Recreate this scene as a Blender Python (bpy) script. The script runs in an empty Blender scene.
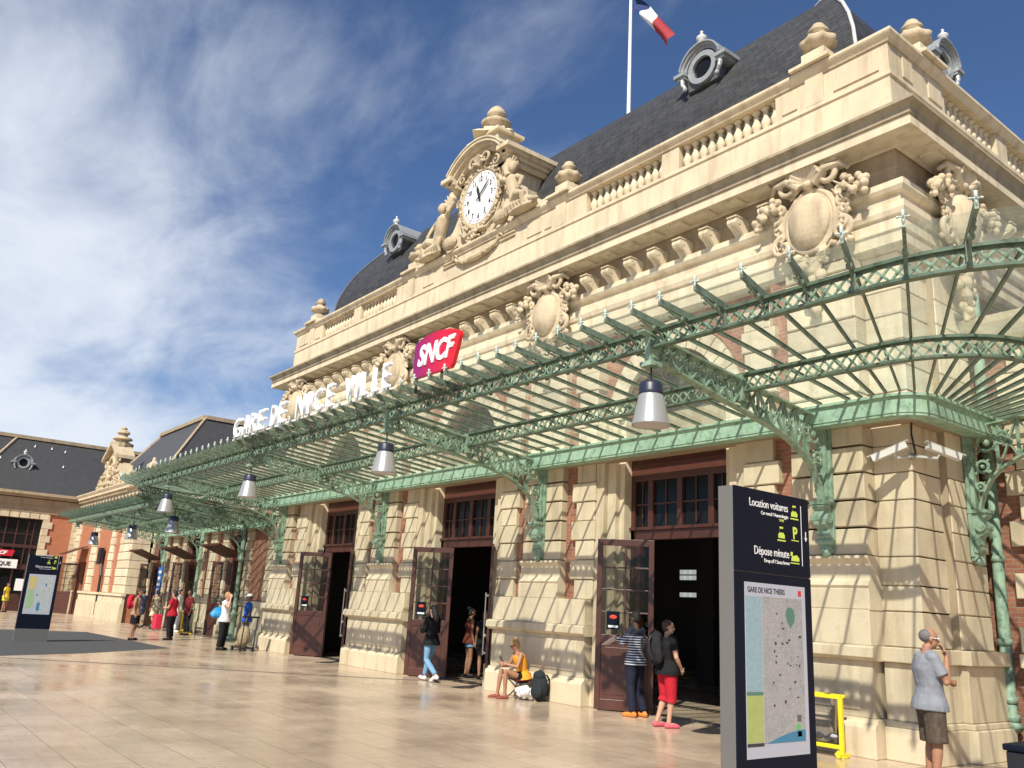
import bpy, bmesh, math, random
from mathutils import Vector, Matrix
random.seed(7)
C = bpy.context.scene.collection
ORG = {}
V = Vector
def R(a): return math.radians(a)
def lerp(a, b, t): return a + (b - a) * t

# ------------------------------------------------------------------ mesh builder
class MB:
    def __init__(s): s.v = []; s.f = []
    def add(s, vs, fs):
        o = len(s.v); s.v += [tuple(p) for p in vs]; s.f += [tuple(i + o for i in f) for f in fs]; return s
    def box(s, x0, x1, y0, y1, z0, z1):
        v = [(x, y, z) for z in (z0, z1) for y in (y0, y1) for x in (x0, x1)]
        return s.add(v, [(0, 2, 3, 1), (4, 5, 7, 6), (0, 1, 5, 4), (2, 6, 7, 3), (0, 4, 6, 2), (1, 3, 7, 5)])
    def cbox(s, x0, x1, y0, y1, z0, z1, c=.012):
        """box with its front (-y) face chamfered, as a cut stone block"""
        v = [(x0, y1, z0), (x1, y1, z0), (x1, y1, z1), (x0, y1, z1), (x0, y0 + c, z0), (x1, y0 + c, z0), (x1, y0 + c, z1), (x0, y0 + c, z1),
             (x0 + c, y0, z0 + c), (x1 - c, y0, z0 + c), (x1 - c, y0, z1 - c), (x0 + c, y0, z1 - c)]
        f = [(0, 3, 2, 1), (0, 1, 5, 4), (1, 2, 6, 5), (2, 3, 7, 6), (3, 0, 4, 7), (4, 5, 9, 8), (5, 6, 10, 9), (6, 7, 11, 10), (7, 4, 8, 11), (8, 9, 10, 11)]
        return s.add(v, f)
    def bar(s, p, q, w, h=None, up=(0, 0, 1)):
        """rectangular bar from p to q; w across, h along up"""
        h = h or w; p = V(p); q = V(q); d = (q - p).normalized(); u = V(up)
        if abs(d.dot(u)) > .98: u = V((0, 1, 0))
        a = d.cross(u).normalized() * w / 2; b = a.cross(d).normalized() * h / 2
        v = [p - a - b, p + a - b, p + a + b, p - a + b, q - a - b, q + a - b, q + a + b, q - a + b]
        return s.add(v, [(0, 3, 2, 1), (4, 5, 6, 7), (0, 1, 5, 4), (1, 2, 6, 5), (2, 3, 7, 6), (3, 0, 4, 7)])
    def extr(s, poly, axis, a, b):
        """extrude a 2D polygon (list of pairs) along axis from a to b"""
        n = len(poly)
        def m(p, t):
            return {'x': (t, p[0], p[1]), 'y': (p[0], t, p[1]), 'z': (p[0], p[1], t)}[axis]
        v = [m(p, a) for p in poly] + [m(p, b) for p in poly]
        return s.add(v, [tuple(range(n)), tuple(range(2 * n - 1, n - 1, -1))] + [(i, i + n, (i + 1) % n + n, (i + 1) % n) for i in range(n)])
    def tube(s, pts, r, n=8, cap=True):
        pts = [V(p) for p in pts]; k = len(pts)
        rr = r if isinstance(r, (list, tuple)) else [r] * k
        vs = []; last = None
        for i, p in enumerate(pts):
            d = (pts[min(i + 1, k - 1)] - pts[max(i - 1, 0)]).normalized()
            if last is None:
                u = V((0, 0, 1)) if abs(d.z) < .9 else V((1, 0, 0))
            else: u = last
            a = (u - d * u.dot(d)).normalized(); last = a; b = d.cross(a)
            for j in range(n):
                t = 2 * math.pi * j / n; vs.append(p + (a * math.cos(t) + b * math.sin(t)) * rr[i])
        fs = [(i * n + j, i * n + (j + 1) % n, (i + 1) * n + (j + 1) % n, (i + 1) * n + j) for i in range(k - 1) for j in range(n)]
        if cap: fs += [tuple(range(n - 1, -1, -1)), tuple(range((k - 1) * n, k * n))]
        return s.add(vs, fs)
    def lathe(s, prof, c=(0, 0, 0), n=16, sx=1, sy=1):
        vs = []; k = len(prof)
        for r, z in prof:
            for j in range(n):
                t = 2 * math.pi * j / n; vs.append((c[0] + r * sx * math.cos(t), c[1] + r * sy * math.sin(t), c[2] + z))
        fs = [(i * n + j, i * n + (j + 1) % n, (i + 1) * n + (j + 1) % n, (i + 1) * n + j) for i in range(k - 1) for j in range(n)]
        fs += [tuple(range(n - 1, -1, -1)), tuple(range((k - 1) * n, k * n))]
        return s.add(vs, fs)
    def ell(s, c, r, n=10, m=7, rot=None):
        if isinstance(r, (int, float)): r = (r, r, r)
        vs = [V((0, 0, -r[2]))]
        for i in range(1, m):
            p = -math.pi / 2 + math.pi * i / m
            for j in range(n):
                t = 2 * math.pi * j / n; vs.append(V((r[0] * math.cos(p) * math.cos(t), r[1] * math.cos(p) * math.sin(t), r[2] * math.sin(p))))
        vs.append(V((0, 0, r[2])))
        if rot is not None: vs = [rot @ v for v in vs]
        vs = [v + V(c) for v in vs]; L = len(vs) - 1
        fs = [(0, 1 + (j + 1) % n, 1 + j) for j in range(n)]
        for i in range(m - 2):
            for j in range(n):
                a = 1 + i * n; fs.append((a + j, a + (j + 1) % n, a + n + (j + 1) % n, a + n + j))
        a = 1 + (m - 2) * n
        fs += [(a + j, a + (j + 1) % n, L) for j in range(n)]
        return s.add(vs, fs)
    def mesh(s, name, org=(0, 0, 0), smooth=False, fix=True):
        me = bpy.data.meshes.new(name)
        o = V(org); me.from_pydata([V(p) - o for p in s.v], [], s.f)
        if fix:
            bm = bmesh.new(); bm.from_mesh(me); bmesh.ops.recalc_face_normals(bm, faces=bm.faces); bm.to_mesh(me); bm.free()
        if smooth: me.shade_smooth()
        me.update(); return me
    def each(s, name, mat, parent=None, **k):
        """every loose piece becomes an object of its own"""
        p = list(range(len(s.v)))
        def find(a):
            while p[a] != a: p[a] = p[p[a]]; a = p[a]
            return a
        for f in s.f:
            for i in f[1:]: p[find(i)] = find(f[0])
        g = {}
        for f in s.f: g.setdefault(find(f[0]), []).append(f)
        for fs in g.values():
            ids = sorted({i for f in fs for i in f}); mp = {i: j for j, i in enumerate(ids)}; m = MB(); m.v = [s.v[i] for i in ids]; m.f = [tuple(mp[i] for i in f) for f in fs]; m.build(name, mat, parent, **k)
    def build(s, name, mat, parent=None, bevel=0, smooth=False, local=False, label=None):
        org = (0, 0, 0) if (parent is None or local) else ORG.get(parent.name, (0, 0, 0))
        me = s.mesh(name, org, smooth); me.materials.append(mat)
        return link(name, me, parent, bevel=bevel, label=label)
def link(name, me, parent=None, bevel=0, loc=None, rz=0, label=None, scale=None):
    o = bpy.data.objects.new(name, me); C.objects.link(o)
    if parent is not None:
        o.parent = parent; ORG[o.name] = ORG.get(parent.name, (0, 0, 0))
        if loc is not None: o.location = V(loc) - V(ORG.get(parent.name, (0, 0, 0)))
    elif loc is not None: o.location = loc
    if rz: o.rotation_euler.z = rz
    if scale: o.scale = scale
    if bevel:
        m = o.modifiers.new('bevel', 'BEVEL'); m.width = bevel; m.segments = 2; m.limit_method = 'ANGLE'; m.angle_limit = R(40)
    if label: o['label'] = label
    return o
def tag(o, label, cat, group=None, kind=None):
    if label: o['label'] = label
    if cat: o['category'] = cat
    if group: o['group'] = group
    if kind: o['kind'] = kind
    return o
def thing(name, label, cat, loc=(0, 0, 0), rz=0, group=None):
    o = bpy.data.objects.new(name, None); C.objects.link(o); o.location = loc; o.rotation_euler.z = rz
    o.empty_display_size = .2; ORG[o.name] = tuple(loc)
    return tag(o, label, cat, group)
def struct(o): o['kind'] = 'structure'; return o
def voxel(mb, name, size, smooth=3):
    """fuse overlapping closed pieces into one continuous surface"""
    me = mb.mesh(name + '_src'); o = bpy.data.objects.new(name, me); C.objects.link(o)
    m = o.modifiers.new('r', 'REMESH'); m.mode = 'VOXEL'; m.voxel_size = size; m.use_smooth_shade = True
    if smooth:
        q = o.modifiers.new('s', 'SMOOTH'); q.factor = .5; q.iterations = smooth
    dg = bpy.context.evaluated_depsgraph_get(); r = bpy.data.meshes.new_from_object(o.evaluated_get(dg))
    bpy.data.objects.remove(o); bpy.data.meshes.remove(me); r.name = name; r.shade_smooth(); return r
def text_mesh(txt, size, depth=.01, sx=1., align='CENTER', shear=0, bold=0):
    cu = bpy.data.curves.new('t', 'FONT'); cu.body = txt; cu.size = size; cu.extrude = depth / 2; cu.align_x = align; cu.shear = shear; cu.offset = bold
    cu.resolution_u = 3
    o = bpy.data.objects.new('t', cu); C.objects.link(o); dg = bpy.context.evaluated_depsgraph_get()
    bpy.context.view_layer.update(); me = bpy.data.meshes.new_from_object(o.evaluated_get(dg)); bpy.data.objects.remove(o)
    me.transform(Matrix.Scale(sx, 4, (1, 0, 0))); return me
def text(name, txt, size, mat, parent, origin, xd, depth=.01, sx=1., align='CENTER', shear=0, bold=0, local=True, label=None):
    """text standing upright; xd = reading direction in the horizontal plane"""
    me = text_mesh(txt, size, depth, sx, align, shear, bold); xd = V(xd).normalized(); zd = V((0, 0, 1)); n = xd.cross(zd)
    M = Matrix(((xd.x, zd.x, n.x, origin[0]), (xd.y, zd.y, n.y, origin[1]), (xd.z, zd.z, n.z, origin[2]), (0, 0, 0, 1)))
    me.transform(M); me.materials.clear(); me.materials.append(mat)
    if not local: me.transform(Matrix.Translation(-V(ORG.get(parent.name, (0, 0, 0)))))
    return link(name, me, parent, label=label)

# ------------------------------------------------------------------ materials
def newmat(name):
    m = bpy.data.materials.new(name); m.use_nodes = True; nt = m.node_tree; b = nt.nodes['Principled BSDF']; return m, nt, b
def N(nt, t, **k):
    n = nt.nodes.new(t)
    for a, b in k.items(): setattr(n, a, b)
    return n
def plain(name, col, rough=.6, metal=0, emit=0, spec=.5, noise=0, nscale=6, bump=0):
    m, nt, b = newmat(name); b.inputs['Base Color'].default_value = (*col, 1); b.inputs['Roughness'].default_value = rough; b.inputs['Metallic'].default_value = metal
    b.inputs['Specular IOR Level'].default_value = spec
    if emit: b.inputs['Emission Color'].default_value = (*col, 1); b.inputs['Emission Strength'].default_value = emit
    if noise:
        tc = N(nt, 'ShaderNodeTexCoord'); nz = N(nt, 'ShaderNodeTexNoise'); nz.inputs['Scale'].default_value = nscale; nz.inputs['Detail'].default_value = 5
        nt.links.new(tc.outputs['Object'], nz.inputs['Vector'])
        mx = N(nt, 'ShaderNodeMix', data_type='RGBA'); mx.inputs['A'].default_value = (*[c * (1 - noise) for c in col], 1); mx.inputs['B'].default_value = (*[min(1, c * (1 + noise)) for c in col], 1)
        nt.links.new(nz.outputs['Fac'], mx.inputs['Factor']); nt.links.new(mx.outputs['Result'], b.inputs['Base Color'])
        if bump:
            bp = N(nt, 'ShaderNodeBump'); bp.inputs['Strength'].default_value = bump; bp.inputs['Distance'].default_value = .02
            nt.links.new(nz.outputs['Fac'], bp.inputs['Height']); nt.links.new(bp.outputs['Normal'], b.inputs['Normal'])
    return m
def ramp(nt, stops):
    r = N(nt, 'ShaderNodeValToRGB'); e = r.color_ramp.elements
    while len(e) < len(stops): e.new(.5)
    for i, (p, c) in enumerate(stops): e[i].position = p; e[i].color = (*c, 1) if len(c) == 3 else c
    return r
def stone(name, base, dark, scale=1., stain=.5, bump=.12, rough=.85):
    m, nt, b = newmat(name); L = nt.links.new
    geo = N(nt, 'ShaderNodeNewGeometry')
    n1 = N(nt, 'ShaderNodeTexNoise'); n1.inputs['Scale'].default_value = 1.1 * scale; n1.inputs['Detail'].default_value = 6; n1.inputs['Roughness'].default_value = .6
    mp = N(nt, 'ShaderNodeMapping'); mp.inputs['Scale'].default_value = (3.2, 3.2, .45)
    n2 = N(nt, 'ShaderNodeTexNoise'); n2.inputs['Scale'].default_value = 1.5; n2.inputs['Detail'].default_value = 4
    n3 = N(nt, 'ShaderNodeTexNoise'); n3.inputs['Scale'].default_value = 38; n3.inputs['Detail'].default_value = 4
    L(geo.outputs['Position'], n1.inputs['Vector']); L(geo.outputs['Position'], mp.inputs['Vector']); L(mp.outputs['Vector'], n2.inputs['Vector']); L(geo.outputs['Position'], n3.inputs['Vector'])
    r1 = ramp(nt, [(.3, [c * .84 for c in base]), (.5, base), (.72, [min(1, c * 1.08) for c in base])]); L(n1.outputs['Fac'], r1.inputs['Fac'])
    r2 = ramp(nt, [(.49, (0, 0, 0)), (.78, (stain, stain, stain))]); L(n2.outputs['Fac'], r2.inputs['Fac'])
    mx = N(nt, 'ShaderNodeMix', data_type='RGBA'); L(r2.outputs['Color'], mx.inputs['Factor']); L(r1.outputs['Color'], mx.inputs['A']); mx.inputs['B'].default_value = (*dark, 1)
    r3 = ramp(nt, [(.25, (.94, .94, .94)), (.6, (1.02, 1.02, 1.02))]); L(n3.outputs['Fac'], r3.inputs['Fac'])
    m2 = N(nt, 'ShaderNodeMix', data_type='RGBA', blend_type='MULTIPLY'); m2.inputs['Factor'].default_value = 1; L(mx.outputs['Result'], m2.inputs['A']); L(r3.outputs['Color'], m2.inputs['B'])
    isl = ramp(nt, [(0, (.84, .82, .80)), (.5, (1, .99, .98)), (1, (1.06, 1.06, 1.06))]); L(geo.outputs['Random Per Island'], isl.inputs['Fac'])
    m3 = N(nt, 'ShaderNodeMix', data_type='RGBA', blend_type='MULTIPLY'); m3.inputs['Factor'].default_value = 1; L(m2.outputs['Result'], m3.inputs['A']); L(isl.outputs['Color'], m3.inputs['B'])
    n4 = N(nt, 'ShaderNodeTexNoise'); n4.inputs['Scale'].default_value = 7; n4.inputs['Detail'].default_value = 8; n4.inputs['Roughness'].default_value = .75; L(geo.outputs['Position'], n4.inputs['Vector'])
    r4 = ramp(nt, [(.28, (.72, .66, .58)), (.44, (1, 1, 1))]); L(n4.outputs['Fac'], r4.inputs['Fac']); m4 = N(nt, 'ShaderNodeMix', data_type='RGBA', blend_type='MULTIPLY'); m4.inputs['Factor'].default_value = .5; L(m3.outputs['Result'], m4.inputs['A']); L(r4.outputs['Color'], m4.inputs['B'])
    L(m4.outputs['Result'], b.inputs['Base Color']); b.inputs['Roughness'].default_value = rough; b.inputs['Specular IOR Level'].default_value = .25
    bp = N(nt, 'ShaderNodeBump'); bp.inputs['Strength'].default_value = bump; bp.inputs['Distance'].default_value = .006; L(n3.outputs['Fac'], bp.inputs['Height']); L(bp.outputs['Normal'], b.inputs['Normal'])
    return m
def wallcoord(nt, sx=1, sz=1):
    """(x+y, z) so courses run level on walls facing either way"""
    L = nt.links.new; geo = N(nt, 'ShaderNodeNewGeometry'); sp = N(nt, 'ShaderNodeSeparateXYZ'); ad = N(nt, 'ShaderNodeMath', operation='ADD'); cb = N(nt, 'ShaderNodeCombineXYZ')
    L(geo.outputs['Position'], sp.inputs[0]); L(sp.outputs['X'], ad.inputs[0]); L(sp.outputs['Y'], ad.inputs[1]); L(ad.outputs[0], cb.inputs['X']); L(sp.outputs['Z'], cb.inputs['Y'])
    return cb.outputs[0]
def bricks(name, c1, c2, mortar, w, h, ms, rough=.85, bump=.5, noise=.25, dist=.01):
    m, nt, b = newmat(name); L = nt.links.new; co = wallcoord(nt)
    bt = N(nt, 'ShaderNodeTexBrick'); bt.inputs['Color1'].default_value = (*c1, 1); bt.inputs['Color2'].default_value = (*c2, 1); bt.inputs['Mortar'].default_value = (*mortar, 1)
    bt.inputs['Scale'].default_value = 1; bt.inputs['Brick Width'].default_value = w; bt.inputs['Row Height'].default_value = h; bt.inputs['Mortar Size'].default_value = ms; bt.inputs['Mortar Smooth'].default_value = .2
    L(co, bt.inputs['Vector'])
    nz = N(nt, 'ShaderNodeTexNoise'); nz.inputs['Scale'].default_value = 4; nz.inputs['Detail'].default_value = 7; nz.inputs['Roughness'].default_value = .7
    geo = N(nt, 'ShaderNodeNewGeometry'); L(geo.outputs['Position'], nz.inputs['Vector'])
    r = ramp(nt, [(.3, [1 - noise] * 3), (.7, [1 + noise * .5] * 3)]); L(nz.outputs['Fac'], r.inputs['Fac'])
    mx = N(nt, 'ShaderNodeMix', data_type='RGBA', blend_type='MULTIPLY'); mx.inputs['Factor'].default_value = 1; L(bt.outputs['Color'], mx.inputs['A']); L(r.outputs['Color'], mx.inputs['B']); L(mx.outputs['Result'], b.inputs['Base Color'])
    bp = N(nt, 'ShaderNodeBump', invert=True); bp.inputs['Strength'].default_value = bump; bp.inputs['Distance'].default_value = dist; L(bt.outputs['Fac'], bp.inputs['Height']); L(bp.outputs['Normal'], b.inputs['Normal'])
    b.inputs['Roughness'].default_value = rough; return m
def paving():
    m, nt, b = newmat('paving'); L = nt.links.new; geo = N(nt, 'ShaderNodeNewGeometry')
    bt = N(nt, 'ShaderNodeTexBrick'); bt.offset = .5
    bt.inputs['Color1'].default_value = (.52, .42, .315, 1); bt.inputs['Color2'].default_value = (.45, .36, .27, 1); bt.inputs['Mortar'].default_value = (.24, .185, .14, 1)
    bt.inputs['Scale'].default_value = 1; bt.inputs['Brick Width'].default_value = 1.1; bt.inputs['Row Height'].default_value = .55; bt.inputs['Mortar Size'].default_value = .007; bt.inputs['Mortar Smooth'].default_value = .6
    L(geo.outputs['Position'], bt.inputs['Vector'])
    n1 = N(nt, 'ShaderNodeTexNoise'); n1.inputs['Scale'].default_value = .55; n1.inputs['Detail'].default_value = 9; n1.inputs['Roughness'].default_value = .65; L(geo.outputs['Position'], n1.inputs['Vector'])
    mp = N(nt, 'ShaderNodeMapping'); mp.inputs['Scale'].default_value = (1.2, 9, 1); L(geo.outputs['Position'], mp.inputs['Vector'])
    n2 = N(nt, 'ShaderNodeTexNoise'); n2.inputs['Scale'].default_value = 1.8; n2.inputs['Detail'].default_value = 8; n2.inputs['Roughness'].default_value = .7; L(mp.outputs['Vector'], n2.inputs['Vector'])
    r1 = ramp(nt, [(.3, (.80, .78, .76)), (.6, (1.06, 1.05, 1.03))]); L(n1.outputs['Fac'], r1.inputs['Fac'])
    r2 = ramp(nt, [(.28, (.60, .54, .48)), (.38, (.93, .91, .89)), (.7, (1.06, 1.06, 1.06))]); L(n2.outputs['Fac'], r2.inputs['Fac'])
    a = N(nt, 'ShaderNodeMix', data_type='RGBA', blend_type='MULTIPLY'); a.inputs['Factor'].default_value = 1; L(bt.outputs['Color'], a.inputs['A']); L(r1.outputs['Color'], a.inputs['B'])
    c = N(nt, 'ShaderNodeMix', data_type='RGBA', blend_type='MULTIPLY'); c.inputs['Factor'].default_value = 1; L(a.outputs['Result'], c.inputs['A']); L(r2.outputs['Color'], c.inputs['B'])
    L(c.outputs['Result'], b.inputs['Base Color'])
    rr = N(nt, 'ShaderNodeMapRange'); rr.inputs['From Min'].default_value = .35; rr.inputs['From Max'].default_value = .65; rr.inputs['To Min'].default_value = .13; rr.inputs['To Max'].default_value = .34; L(n1.outputs['Fac'], rr.inputs['Value']); L(rr.outputs[0], b.inputs['Roughness'])
    bp = N(nt, 'ShaderNodeBump', invert=True); bp.inputs['Strength'].default_value = .35; bp.inputs['Distance'].default_value = .004; L(bt.outputs['Fac'], bp.inputs['Height'])
    bp2 = N(nt, 'ShaderNodeBump'); bp2.inputs['Strength'].default_value = .06; bp2.inputs['Distance'].default_value = .01; L(n2.outputs['Fac'], bp2.inputs['Height']); L(bp.outputs['Normal'], bp2.inputs['Normal']); L(bp2.outputs['Normal'], b.inputs['Normal'])
    return m
def green(name, a, d):
    m, nt, b = newmat(name); L = nt.links.new; geo = N(nt, 'ShaderNodeNewGeometry')
    n = N(nt, 'ShaderNodeTexNoise'); n.inputs['Scale'].default_value = 7; n.inputs['Detail'].default_value = 8; n.inputs['Roughness'].default_value = .75; L(geo.outputs['Position'], n.inputs['Vector'])
    r = ramp(nt, [(.36, d), (.5, a), (.72, [min(1, c * 1.25) for c in a])]); L(n.outputs['Fac'], r.inputs['Fac']); L(r.outputs['Color'], b.inputs['Base Color']); b.inputs['Roughness'].default_value = .5
    bp = N(nt, 'ShaderNodeBump'); bp.inputs['Strength'].default_value = .2; bp.inputs['Distance'].default_value = .004; L(n.outputs['Fac'], bp.inputs['Height']); L(bp.outputs['Normal'], b.inputs['Normal'])
    return m
def glass_roof():
    m, nt, b = newmat('canopy_glass'); L = nt.links.new; nt.nodes.remove(b); out = nt.nodes['Material Output']
    tr = N(nt, 'ShaderNodeBsdfTransparent'); tr.inputs['Color'].default_value = (.90, .95, .93, 1); gl = N(nt, 'ShaderNodeBsdfGlossy'); gl.inputs['Roughness'].default_value = .04; gl.inputs['Color'].default_value = (.9, .95, .95, 1)
    df = N(nt, 'ShaderNodeBsdfTranslucent'); df.inputs['Color'].default_value = (.55, .58, .5, 1); df2 = N(nt, 'ShaderNodeBsdfDiffuse'); df2.inputs['Color'].default_value = (.4, .42, .38, 1)
    geo = N(nt, 'ShaderNodeNewGeometry'); n = N(nt, 'ShaderNodeTexNoise'); n.inputs['Scale'].default_value = 1.6; n.inputs['Detail'].default_value = 9; n.inputs['Roughness'].default_value = .7; L(geo.outputs['Position'], n.inputs['Vector'])
    mr = N(nt, 'ShaderNodeMapRange'); mr.inputs['From Min'].default_value = .35; mr.inputs['From Max'].default_value = .75; mr.inputs['To Min'].default_value = .11; mr.inputs['To Max'].default_value = .34; L(n.outputs['Fac'], mr.inputs['Value'])
    dd = N(nt, 'ShaderNodeMixShader'); dd.inputs[0].default_value = .5; L(df.outputs[0], dd.inputs[1]); L(df2.outputs[0], dd.inputs[2])
    a = N(nt, 'ShaderNodeMixShader'); L(mr.outputs[0], a.inputs[0]); L(tr.outputs[0], a.inputs[1]); L(dd.outputs[0], a.inputs[2])
    fr = N(nt, 'ShaderNodeFresnel'); fr.inputs['IOR'].default_value = 1.5; c = N(nt, 'ShaderNodeMixShader'); L(fr.outputs[0], c.inputs[0]); L(a.outputs[0], c.inputs[1]); L(gl.outputs[0], c.inputs[2]); L(c.outputs[0], out.inputs['Surface'])
    return m
def clear_glass(name, tint, refl=1.5):
    m, nt, b = newmat(name); L = nt.links.new; nt.nodes.remove(b); out = nt.nodes['Material Output']
    tr = N(nt, 'ShaderNodeBsdfTransparent'); tr.inputs['Color'].default_value = (*tint, 1); gl = N(nt, 'ShaderNodeBsdfGlossy'); gl.inputs['Roughness'].default_value = .02
    fr = N(nt, 'ShaderNodeFresnel'); fr.inputs['IOR'].default_value = refl; c = N(nt, 'ShaderNodeMixShader'); L(fr.outputs[0], c.inputs[0]); L(tr.outputs[0], c.inputs[1]); L(gl.outputs[0], c.inputs[2]); L(c.outputs[0], out.inputs['Surface'])
    return m

ST = stone('cream_stone', (.63, .54, .385), (.36, .28, .18), stain=.7)
CYM = stone('weathered_shaded_stone', (.36, .30, .21), (.15, .12, .085), scale=2, stain=.8)  # cyma stone: weathering and the shade on the moulding, both put into the colour
ST2 = stone('carved_stone', (.50, .41, .28), (.22, .17, .115), scale=3, stain=.8, bump=.5)
SOF = stone('shade_toned_stone', (.36, .285, .19), (.20, .14, .085), scale=1.5, stain=.6)  # darkened for the shade under the cornice; reused elsewhere as a plain darker stone
BR = bricks('red_brick', (.37, .15, .09), (.29, .11, .065), (.33, .23, .17), .22, .07, .008, noise=.3)
BR2 = bricks('orange_brick', (.46, .17, .085), (.40, .14, .07), (.38, .19, .11), .22, .07, .006, noise=.15)
SL = bricks('slate', (.040, .042, .045), (.060, .061, .062), (.015, .015, .016), .30, .075, .006, rough=.6, bump=.7, noise=.55, dist=.02)
SLP = plain('dark_slate_sheet', (.052, .051, .052), .5, noise=.25, nscale=3)
ZN = plain('zinc', (.34, .36, .37), .45, .3, noise=.25, nscale=8)
ZND = plain('dark_zinc', (.11, .12, .13), .45, .3, noise=.3, nscale=8)
GR = green('verdigris_paint', (.24, .345, .25), (.09, .14, .10))
GRD = green('dark_iron_paint', (.11, .165, .115), (.05, .07, .05))
GRL = green('pale_green_paint', (.33, .50, .37), (.18, .30, .23))
GLS = glass_roof()
GRR = green('rafter_paint', (.155, .205, .145), (.08, .105, .075))
PAV = paving()
ASP = plain('asphalt', (.060, .062, .064), .85, noise=.25, nscale=20, bump=.2)
DR = plain('brown_door_paint', (.080, .027, .018), .38, noise=.3, nscale=5)
DRD = plain('dark_brown_paint', (.06, .022, .018), .4, noise=.25, nscale=5)
DG = plain('dark_window_glass', (.010, .011, .012), .12, spec=.22)
DCG = clear_glass('door_glass', (.80, .80, .78), 1.28)
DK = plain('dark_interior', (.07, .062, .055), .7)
DKF = plain('hall_floor', (.16, .13, .11), .3, noise=.2)
WH = plain('white_paint', (.80, .80, .80), .45)
WHL = plain('white_letter_paint', (.84, .85, .86), .4)
BKM = plain('black_metal', (.015, .016, .02), .35)
NAVY = plain('black_sign_panel', (.007, .010, .020), .5, spec=.08)
GREYM = plain('grey_sign_side', (.135, .13, .122), .55, noise=.08)
YEL = plain('yellow_paint', (.80, .60, .02), .4)
LIME = plain('lime_print', (.58, .70, .10), .5)
def W(c): return (c / 255) ** 2.2
# ================================================================== GROUND
PX = [-7.07, -13.67, -20.27, -26.87]          # pier centres
OX = [-10.37, -16.97, -23.57]                  # doorway centres
XL, XR, YF = -28.05, -5.89, 11.8               # wall corner lines of the central pavilion
CX = -16.97
g = struct(MB().box(-400, 300, -300, 400, -.6, 0).build('plaza_ground', PAV))
a = MB(); a.extr([(-37.5, 0), (-36, 6.6), (-36.1, 8.1), (-31.7, 8.3), (-27.2, 8.5), (-24.6, 5.6), (-23.4, 3.5), (-23.0, -8), (-38, -20)], 'z', -.02, .004)
struct(a.build('asphalt_strip', ASP))
a = MB().bar((-23.0, 3.2, .003), (-17.2, 11.0, .003), .05, .008); struct(a.build('drain_channel', plain('drain_iron', (.05, .045, .04), .6)))

def mold(mb, prof, x0, x1, yf, yb):
    """run a closed moulding profile [(out, z)] round the two sides and front of a block"""
    n = len(prof); vs = []
    for d, z in prof: vs += [(x0 - d, yb, z), (x0 - d, yf - d, z), (x1 + d, yf - d, z), (x1 + d, yb, z)]
    fs = []
    for i in range(n):
        j = (i + 1) % n
        for k in range(3): fs.append((i * 4 + k, i * 4 + k + 1, j * 4 + k + 1, j * 4 + k))
    fs += [tuple(i * 4 for i in range(n)), tuple(i * 4 + 3 for i in reversed(range(n)))]
    return mb.add(vs, fs)
def arc(cx, cz, r, a0, a1, n):
    return [(cx + r * math.cos(lerp(a0, a1, i / n)), cz + r * math.sin(lerp(a0, a1, i / n))) for i in range(n + 1)]
def ring_y(mb, cx, cz, r0, r1, a0, a1, n, y0, y1):
    o = arc(cx, cz, r1, a0, a1, n); i_ = arc(cx, cz, r0, a0, a1, n)
    for k in range(n): mb.extr([i_[k], o[k], o[k + 1], i_[k + 1]], 'y', y0, y1)
    return mb
def scroll(mb, c, r, turns, thick, yb, a0=0, sgn=1, n=26, depth=None):
    pts = []; rr = []
    for i in range(n):
        t = i / (n - 1); ang = a0 + sgn * turns * 2 * math.pi * t; q = r * (1 - t) ** .8 + .01
        pts.append((c[0] + q * math.cos(ang), yb - (.03 * t), c[1] + q * math.sin(ang))); rr.append(thick * (1 - .45 * t))
    return mb.tube(pts, rr, 7)

URN = [(.18, 0), (.18, .04), (.12, .07), (.20, .11), (.29, .18), (.31, .25), (.27, .31), (.18, .35), (.13, .38), (.12, .43), (.17, .46), (.18, .50), (.11, .54), (.13, .58), (.10, .62), (.0, .68)]
def urn_mesh():
    m = MB(); n = 24; vs = []
    for r, z in URN:
        for j in range(n):
            t = 2 * math.pi * j / n; q = r * (1 + (.10 if .15 < z < .36 else 0) * math.cos(8 * t)); vs.append((q * math.cos(t), q * math.sin(t), z))
    k = len(URN); fs = [(i * n + j, i * n + (j + 1) % n, (i + 1) * n + (j + 1) % n, (i + 1) * n + j) for i in range(k - 1) for j in range(n)]
    m.add(vs, fs + [tuple(range(n - 1, -1, -1))]); me = m.mesh('urn', smooth=True); me.materials.append(ST2); return me
BAL = [(.085, 0), (.085, .05), (.05, .07), (.055, .10), (.095, .20), (.095, .25), (.05, .36), (.045, .40), (.06, .42), (.045, .44), (.05, .49), (.085, .51), (.085, .56)]
bal_me = MB().lathe(BAL, n=12).mesh('baluster', smooth=False); bal_me.materials.append(ST)
bal_me.shade_smooth()
urn_me = urn_mesh()
def console_mesh():
    m = MB()
    prof = [(0, 0), (-.07, .0), (-.12, .05), (-.13, .12), (-.16, .20), (-.24, .28), (-.34, .33), (-.37, .38), (-.36, .45), (-.31, .49), (0, .49)]
    m.extr(prof, 'x', -.105, .105)
    for s in (-.08, 0, .08):
        m.extr([(p[0] - .018, p[1]) for p in prof[1:-1]] + [(0, .47), (0, .01)], 'x', s - .022, s + .022)
    m.tube([(-.115, -.31, .41), (.115, -.31, .41)], .065, 10); m.tube([(-.115, -.07, .06), (.115, -.07, .06)], .06, 10)
    m.box(-.12, .12, -.38, 0, .495, .52)
    me = m.mesh('console'); me.materials.append(ST); return me
con_me = console_mesh()
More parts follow.
